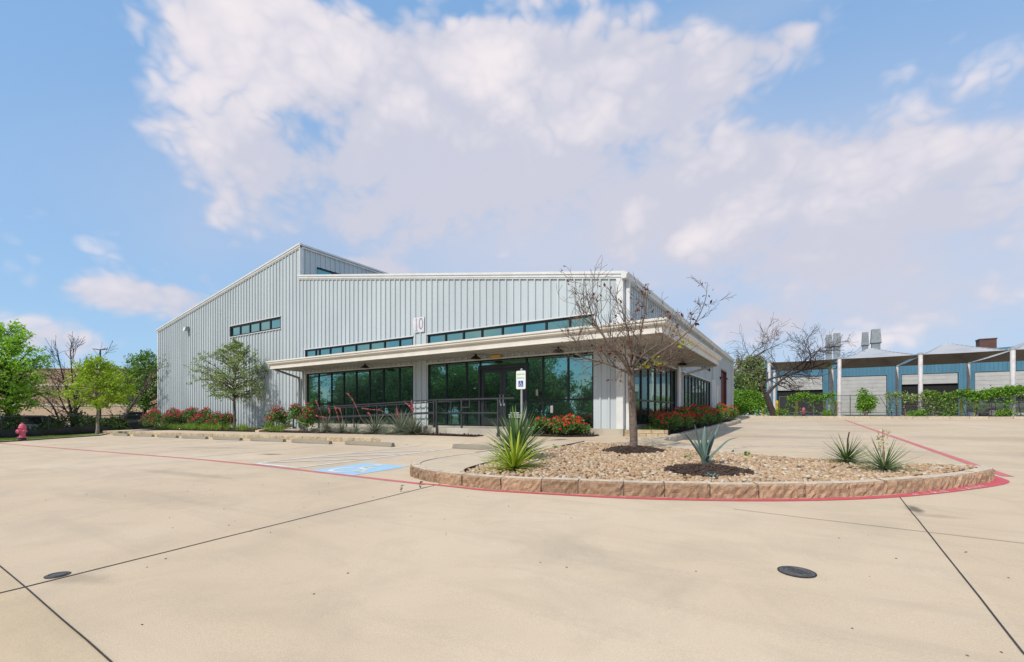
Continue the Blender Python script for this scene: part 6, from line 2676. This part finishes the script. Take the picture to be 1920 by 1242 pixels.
def exhaust(x, y, w, zt, hood, label, cat='roof vent', zbase=6.9):
    o = empty('exhaust_stack', (x, y, zbase), label, cat, 'stacks on the blue building')
    h = zt - zbase
    hc = h * .42
    mb = MB()
    mb.box(-w / 2, -w / 2, -.4, w / 2, w / 2, h - hc)
    mb.build('duct', MT['stack'], o)
    mb = MB()
    e = w * .62
    mb.hexa([(-e, -e, h - hc), (e, -e, h - hc), (e, e, h - hc), (-e, e, h - hc), (-w * .5, -w * .5, h), (w * .5, -w * .5, h), (w * .5, w * .5, h), (-w * .5, w * .5, h)])
    mb.box(-e - .03, -e - .03, h - hc - .05, e + .03, e + .03, h - hc - .002)
    mb.build('hood', MT['stack'], o)
    return o


for (px0, px1, pt, lb) in ((1547, 1561, 629, 'grey square exhaust stack, left of the joined pair behind the bare branches'), (1561.5, 1577, 626, 'grey square exhaust stack, right of the joined pair behind the bare branches'),
                           (1617, 1631, 622, 'narrower grey exhaust stack of the pair above the middle shade sail'), (1632, 1652, 619, 'wider hooded grey exhaust stack of the pair above the middle shade sail')):
    a, b = onY(px0, pt, 64), onY(px1, pt, 64)
    exhaust((a.x + b.x) / 2, 64 + (.0 if px0 < 1600 else (.9 if px0 < 1620 else 0)), abs(b.x - a.x) * .80, a.z, .4, lb)
a, b = onY(1833, 639, 66), onY(1865, 650, 66)
RU = empty('roof_unit', ((a.x + b.x) / 2, 66, 7.7), 'brown boxy roof unit on the blue building at the right', 'roof unit')
mb = MB()
w = (b.x - a.x)
mb.box(-w / 2, -.6, -.1, w / 2, .6, a.z - 7.7)
mb.build('housing', MT['rust'], RU)
mb = MB()
mb.box(-w / 2 - .05, -.65, a.z - 7.7, w / 2 + .05, .65, a.z - 7.6)
mb.build('lid', MT['rust'], RU)

# shade sails: posts are things of their own, each sail a thing
PXs = [-2.3, 2.74, 7.77, 12.68, 17.7]
place = ['left end', 'second from the left', 'middle', 'fourth', 'right end']
for row, (Y, zt, lab) in enumerate(((46.0, 5.72, 'front'), (56.0, 5.70, 'rear'))):
    for i, x in enumerate(PXs):
        o = empty('sail_post', (x, Y, gz(x, Y)), '%s white steel post of the %s row holding the shade sails' % (place[i].capitalize(), lab), 'post', 'posts of the shade sails')
        mb = MB()
        g = gz(x, Y)
        mb.tube([(0, 0, -.2), (0, 0, zt - g)], .14 if row == 0 else .13, 12)
        mb.build('pole', MT['whitepost'], o)
        mb = MB()
        mb.lathe([(.17, zt - g - .12), (.17, zt - g), (.08, zt - g + .05), (.001, zt - g + .06)], 12)
        mb.build('cap', MT['steel'], o)


def sail(x0, x1, Y0, Y1, z, apex, label):
    o = empty('shade_sail', ((x0 + x1) / 2, (Y0 + Y1) / 2, z), label, 'shade sail', 'shade sails over the service yard')
    W, Dp = (x1 - x0) / 2 - .08, (Y1 - Y0) / 2 - .08
    n = 24
    vs = []
    for j in range(n + 1):
        for i in range(n + 1):
            u, v = -1 + 2 * i / n, -1 + 2 * j / n
            # catenary edges pull in between corners
            uu = u * (1 - .05 * (1 - v * v))
            vv = v * (1 - .03 * (1 - u * u))
            m = max(abs(u), abs(v))
            h = apex * (1 - m) ** 1.15
            edge = (1 - min(abs(u), abs(v)) ** 2) * m ** 6 * .02
            vs.append((uu * W, vv * Dp, h - edge))
    mb = MB()
    fs = [(j * (n + 1) + i, j * (n + 1) + i + 1, (j + 1) * (n + 1) + i + 1, (j + 1) * (n + 1) + i) for j in range(n) for i in range(n)]
    mb.add(vs, fs, 0)
    mb.add([(a, b, c - .015) for a, b, c in vs], [f[::-1] for f in fs], 1)
    mb.build('cloth', [MT['sail'], MT['sailunder']], o)
    mb = MB()
    for sx in (-1, 1):
        for sy in (-1, 1):
            mb.tube([(sx * W, sy * Dp, -.02), (sx * W * .5, sy * Dp * .5, apex * .43), (0, 0, apex - .05)], .03, 6)
    mb.build('hip_cable', MT['steel'], o)
    return o


for i, lb in enumerate(('brown shaded sail at the left end behind the bare leaning tree', 'grey peaked shade sail in the middle below the hooded stacks', 'grey peaked shade sail in front of the brown roof unit', 'grey shade sail cut off by the right edge of the photo')):
    sail(PXs[i], PXs[i + 1], 46, 56, 5.62, [.35, 1.35, 1.38, 1.3][i], lb)

# grey chain link fence along the far kerb with creepers
YFN = 45.3
GF = empty('chain_link_fence', (4, YFN, gz(4, YFN)), 'tall grey chain link fence along the far kerb, overgrown with creeper', 'fence', world=True)
for k in range(12):
    x = -1.5 + 2.45 * k
    mb = MB()
    mb.tube([(x, YFN, gz(x, YFN)), (x, YFN, gz(x, YFN) + 1.85)], .032, 6)
    mb.build('post', MT['fencegr'], GF)
for h in (1.82, .45):
    mb = MB()
    mb.tube([(-1.5, YFN, gz(0, YFN) + h), (25.4, YFN, gz(0, YFN) + h)], .022, 6)
    mb.build('rail_bar', MT['fencegr'], GF)
mb = MB()
mb.add(*mesh_wires(Vector((-1.5, YFN, 0)), Vector((1, 0, 0)), 26.9, lambda p: gz(p.x, p.y), 1.75, .11, .0045))
mb.build('chain_link', MT['fencegr'], GF)


def creeper(x0, x1, zlo, ztop, n, label, seed, mat, hang=.5, cat='creeper', name='creeper', thick=.28):
    x = (x0 + x1) / 2
    g = gz(x, YFN)
    o = empty(name, (x, YFN, g), label, cat, 'creepers on the grey fence')
    rng = random.Random(seed)
    cs = []
    for _ in range(n):
        u = rng.uniform(x0, x1) - x
        nn_ = .5 + .5 * math.sin(u * 2.3 + seed) * math.sin(u * 1.1 + seed * 2)
        if rng.random() < hang * nn_:
            z = rng.uniform(zlo, ztop)
        else:
            z = ztop - abs(rng.gauss(0, .22))
        z += .12 * math.sin(u * 3 + seed)
        cs.append((u, rng.gauss(-.08, thick * .5), z))
    leaf_cloud('foliage', mat, cs, 4, .09, .15, o, seed)
    mb = MB()
    for k in range(5):
        a = rng.uniform(x0, x1) - x
        mb.tube([(a, 0, 0), (a + rng.uniform(-.3, .3), -.05, ztop * .5), (a + rng.uniform(-.8, .8), -.05, ztop)], [.025, .018, .01], 5)
    mb.build('stems', MT['darkbark'], o)
    return o


creeper(-.9, 2.4, .3, 1.95, 420, 'bright green creeper on the fence just right of the bare leaning tree', 91, MT['leaf_hedge'], .5)
creeper(5.6, 8.2, .3, 1.85, 260, 'thin straggly creeper on the fence by the middle white post', 92, MT['leaf_oak'], .4)
creeper(7.9, 10.3, .2, 1.9, 560, 'dense green creeper spilling over the fence right of the middle post', 93, MT['leaf_mid'], .75)
creeper(10.1, 12.3, .7, 1.98, 640, 'bright green creeper along the fence top below the third roll-up door', 94, MT['leaf_hedge'], .35)
creeper(12.2, 14.9, .5, 2.25, 900, 'tall leafy creeper on the fence at the right edge of the photo', 95, MT['leaf_hedge'], .4)
bush('shrub', (4.35, YFN - .35, gz(4, YFN)), 'bright green bushy shrub against the fence below the second roll-up door', 'shrub', 'shrubs along the far kerb', .85, .6, 2.35, 700, MT['leaf_hedge'], .16, 101)
for (x, h, rx, lb, s) in ((1.9, .7, .5, 'low weedy shrub at the far kerb right of the pink hydrant', 102), (7.4, .75, .6, 'low green weed clump at the far kerb by the middle white post', 103), (12.0, .75, .6, 'low green weed clump at the far kerb near the right edge', 104),
                          (-1.3, .8, .6, 'low shrub at the foot of the bare leaning tree', 105)):
    bush('shrub', (x, YFN - .4, gz(x, YFN)), lb, 'shrub', 'shrubs along the far kerb', rx, .45, h, 260, MT['leaf_mid'], .12, s)
bush('hedge', (-4.4, 46.0, gz(-4, 46)), 'big bright green hedge beside the right rear corner of the metal building', 'hedge', None, 2.6, 1.1, 2.75, 2600, MT['leaf_hedge'], .17, 106)
q = onD(1408, 776, 58)
crown_tree('leafy_tree', (q.x, q.y, gz(q.x, q.y)), 'big olive green tree behind the hedge between the two metal buildings', None, 7.2, 1.0, 3.9, pw((0, .8), (.3, 1), (.6, .85), (.85, .5), (1, .2)), .25, 107,
           MT['leaf_oak'], MT['darkbark'], nb=80, sub=8, per=6, sig=.22, size=.25, elev=(4, 60))

# bare leaning tree on the right
q = at(1452, 784)
BT = (q.x, q.y + .7, gz(q.x, q.y) + .05)
DB = 39.0
k_ = DB / 852


def bp(px, py, d=0):
    return V3((px - 1452) * k_, d, (783 - py) * k_)


TM = dict(curl=.2, up=.03, taper=.55, rmin=.011, kids=[3, 3, 3], ang=(22, 62), len=(.5, .8), t0=.2, mx=4)
limb_tree('bare_tree', BT, 'dark bare tree leaning both ways at the far kerb, right of the metal building', None,
          [([bp(1452, 788), bp(1447, 770), bp(1440, 752), bp(1436, 738)], .28, .20, 0, 1),
           ([bp(1437, 740), bp(1450, 726), bp(1468, 710), bp(1490, 698), bp(1520, 690), bp(1555, 678)], .14, .03, 13, 1.6),
           ([bp(1436, 738), bp(1427, 728), bp(1440, 712), bp(1468, 704), bp(1500, 696), bp(1520, 672), bp(1540, 650)], .12, .03, 14, 1.6),
           ([bp(1470, 704, .3), bp(1510, 680, .5), bp(1530, 660, .5), bp(1555, 655, .5), bp(1592, 654, .5)], .07, .02, 13, 1.3),
           ([bp(1515, 682, -.3), bp(1516, 665, -.3), bp(1507, 648, -.3), bp(1500, 632, -.3)], .05, .02, 9, 1.2)], MT['darkbark'], 111, TM)
limb_tree('bare_tree', (BT[0] - 1.2, BT[1] + 2.0, BT[2]), 'mossy bare limb arching behind the corner of the metal building', None,
          [([bp(1330, 725), bp(1371, 699), bp(1395, 692), bp(1415, 678), bp(1435, 665), bp(1460, 650), bp(1490, 636)], .12, .03, 16, 1.6),
           ([bp(1425, 668), bp(1440, 650), bp(1458, 640), bp(1470, 622)], .05, .015, 8, 1.2),
           ([bp(1395, 692, .5), bp(1380, 665, .6), bp(1365, 655, .6), bp(1378, 650, .6), bp(1395, 658, .6)], .03, .012, 6, .7),
           ([bp(1330, 725), bp(1300, 745), bp(1290, 785)], .14, .13, 0, 1)], MT['bark'], 112, TM)

for i, (px, lb) in enumerate(((1431, 'yellow bollard left of the dark leaning trunk'), (1457, 'yellow bollard right of the dark leaning trunk'), (1494, 'yellow bollard behind the creeper'), (1546, 'yellow bollard before the first blue pier'), (1567, 'yellow bollard left of the second roll-up door'),
                              (1802, 'yellow bollard left of the fourth roll-up door'), (1829, 'yellow bollard right beside the third rear post'))):
    q = onY(px, 776, 58.5 if i > 1 else 50)
    o = empty('bollard', (q.x, q.y, gz(q.x, q.y)), lb, 'bollard', 'yellow bollards in the service yard')
    mb = MB()
    mb.lathe([(.12, -.1), (.12, 1.45), (.1, 1.5), (.05, 1.53), (.001, 1.54)], 12)
    mb.build('pipe', MT['yellow'], o)
# yard lamp post
q = onY(1555, 776, 50)
YL = empty('yard_lamp', (q.x, q.y, gz(q.x, q.y)), 'pale lamp post with a round green glass head in front of the left shade sail', 'lamp')
zt = onY(1555, 692, 50).z - gz(q.x, q.y)
mb = MB()
mb.tube([(0, 0, 0), (0, 0, zt)], .09, 10)
mb.build('pole', MT['steel'], YL)
mb = MB()
mb.lathe([(.1, zt), (.2, zt + .08), (.24, zt + .2), (.2, zt + .32), (.08, zt + .4), (.001, zt + .42)], 14)
mb.build('lamp_head', pmat('green_lamp_glass', (.25, .42, .26), .25), YL)
mb = MB()
mb.beam((.1, 0, zt + .02), (.5, 0, zt + .12), .08, .05)
mb.build('arm', MT['steel'], YL)
car('parked_car', (13.9, 50.5, gz(13, 50)), .06, 'dark car half hidden behind the creeper near the right edge', PG, None)
# red trestle bench behind the fence
TBn = empty('trestle_bench', (8.15, 49.0, gz(8, 49)), 'faded red trestle bench behind the grey fence', 'bench')
mb = MB()
mb.box(-1.0, -.35, .95, 1.0, .35, 1.0)
mb.build('top', MT['maroon'], TBn)
for s in (-.85, .85):
    mb = MB()
    mb.beam((s, -.32, 0), (s, 0, .95), .06, .06)
    mb.beam((s, .32, 0), (s, 0, .95), .06, .06)
    mb.build('leg', MT['maroon'], TBn)

# ------------------------------------------------------------------ across the road behind the camera: what the shop glass mirrors
mb = MB()
mb.add([(x, y, gz(x, y) + .03) for x, y in ((-130, -15), (40, -15), (40, -40), (-130, -40))], [(0, 1, 2, 3)])
tag(mb.build('road_verge', MT['grass']), kind='structure')
hb = bush('hedge', (-14, -18, gz(-14, -18)), 'added unseen hedge across the lot, darkening the low reflections in the glass', 'hedge', 'added hedges mirrored in the glass', 3.3, 1.2, 2.7, 1500, MT['leaf_mid'], .30, 131)  # unseen hedge row, added so the lower panes reflect dark instead of bright lot
for i in range(1, 14):
    x = -14 - 4.6 * i
    y = -18 - (i % 3) * .8
    copy_tree(hb, (x, y, gz(x, y)), i * .9)
t0 = tree('street_tree', (-27, -21, gz(-27, -21)), 'green street tree across the lot, mirrored in the glass', 'street trees mirrored in the glass', 2.0, .2, 3.0, 121, MT['leaf_oak'], MT['bark'], per=12, sig=.34, size=.32, levels=4, kids=[5, 4, 3, 2], ang=(28, 70), leaf_from=3)
t1 = tree('street_tree', (-40, -24, gz(-40, -24)), 'green street tree across the lot, mirrored in the glass', 'street trees mirrored in the glass', 1.6, .2, 2.9, 122, MT['leaf_mid'], MT['bark'], per=12, sig=.34, size=.32, levels=4, kids=[6, 4, 3, 2], ang=(30, 78), leaf_from=3)
for i, (x, y, q) in enumerate(((-33, -26, 1.1), (-46, -20, 1.0), (-53, -26, 1.1), (-60, -22, 1.1), (-69, -27, 1.05), (-56, -29, 1.3), (-64, -31, 1.3), (-20.5, -24, .72), (-36.5, -31, 1.2), (-80, -24, .9), (-47, -32, 1.2))):
    copy_tree(t0 if i % 2 else t1, (x, y, gz(x, y)), i * 1.3, None, (q, q, q))
car('parked_car', (-11.6, -9.5, gz(-12, -9)), .1, 'white car parked behind the viewer, mirrored in the right pane', PW)
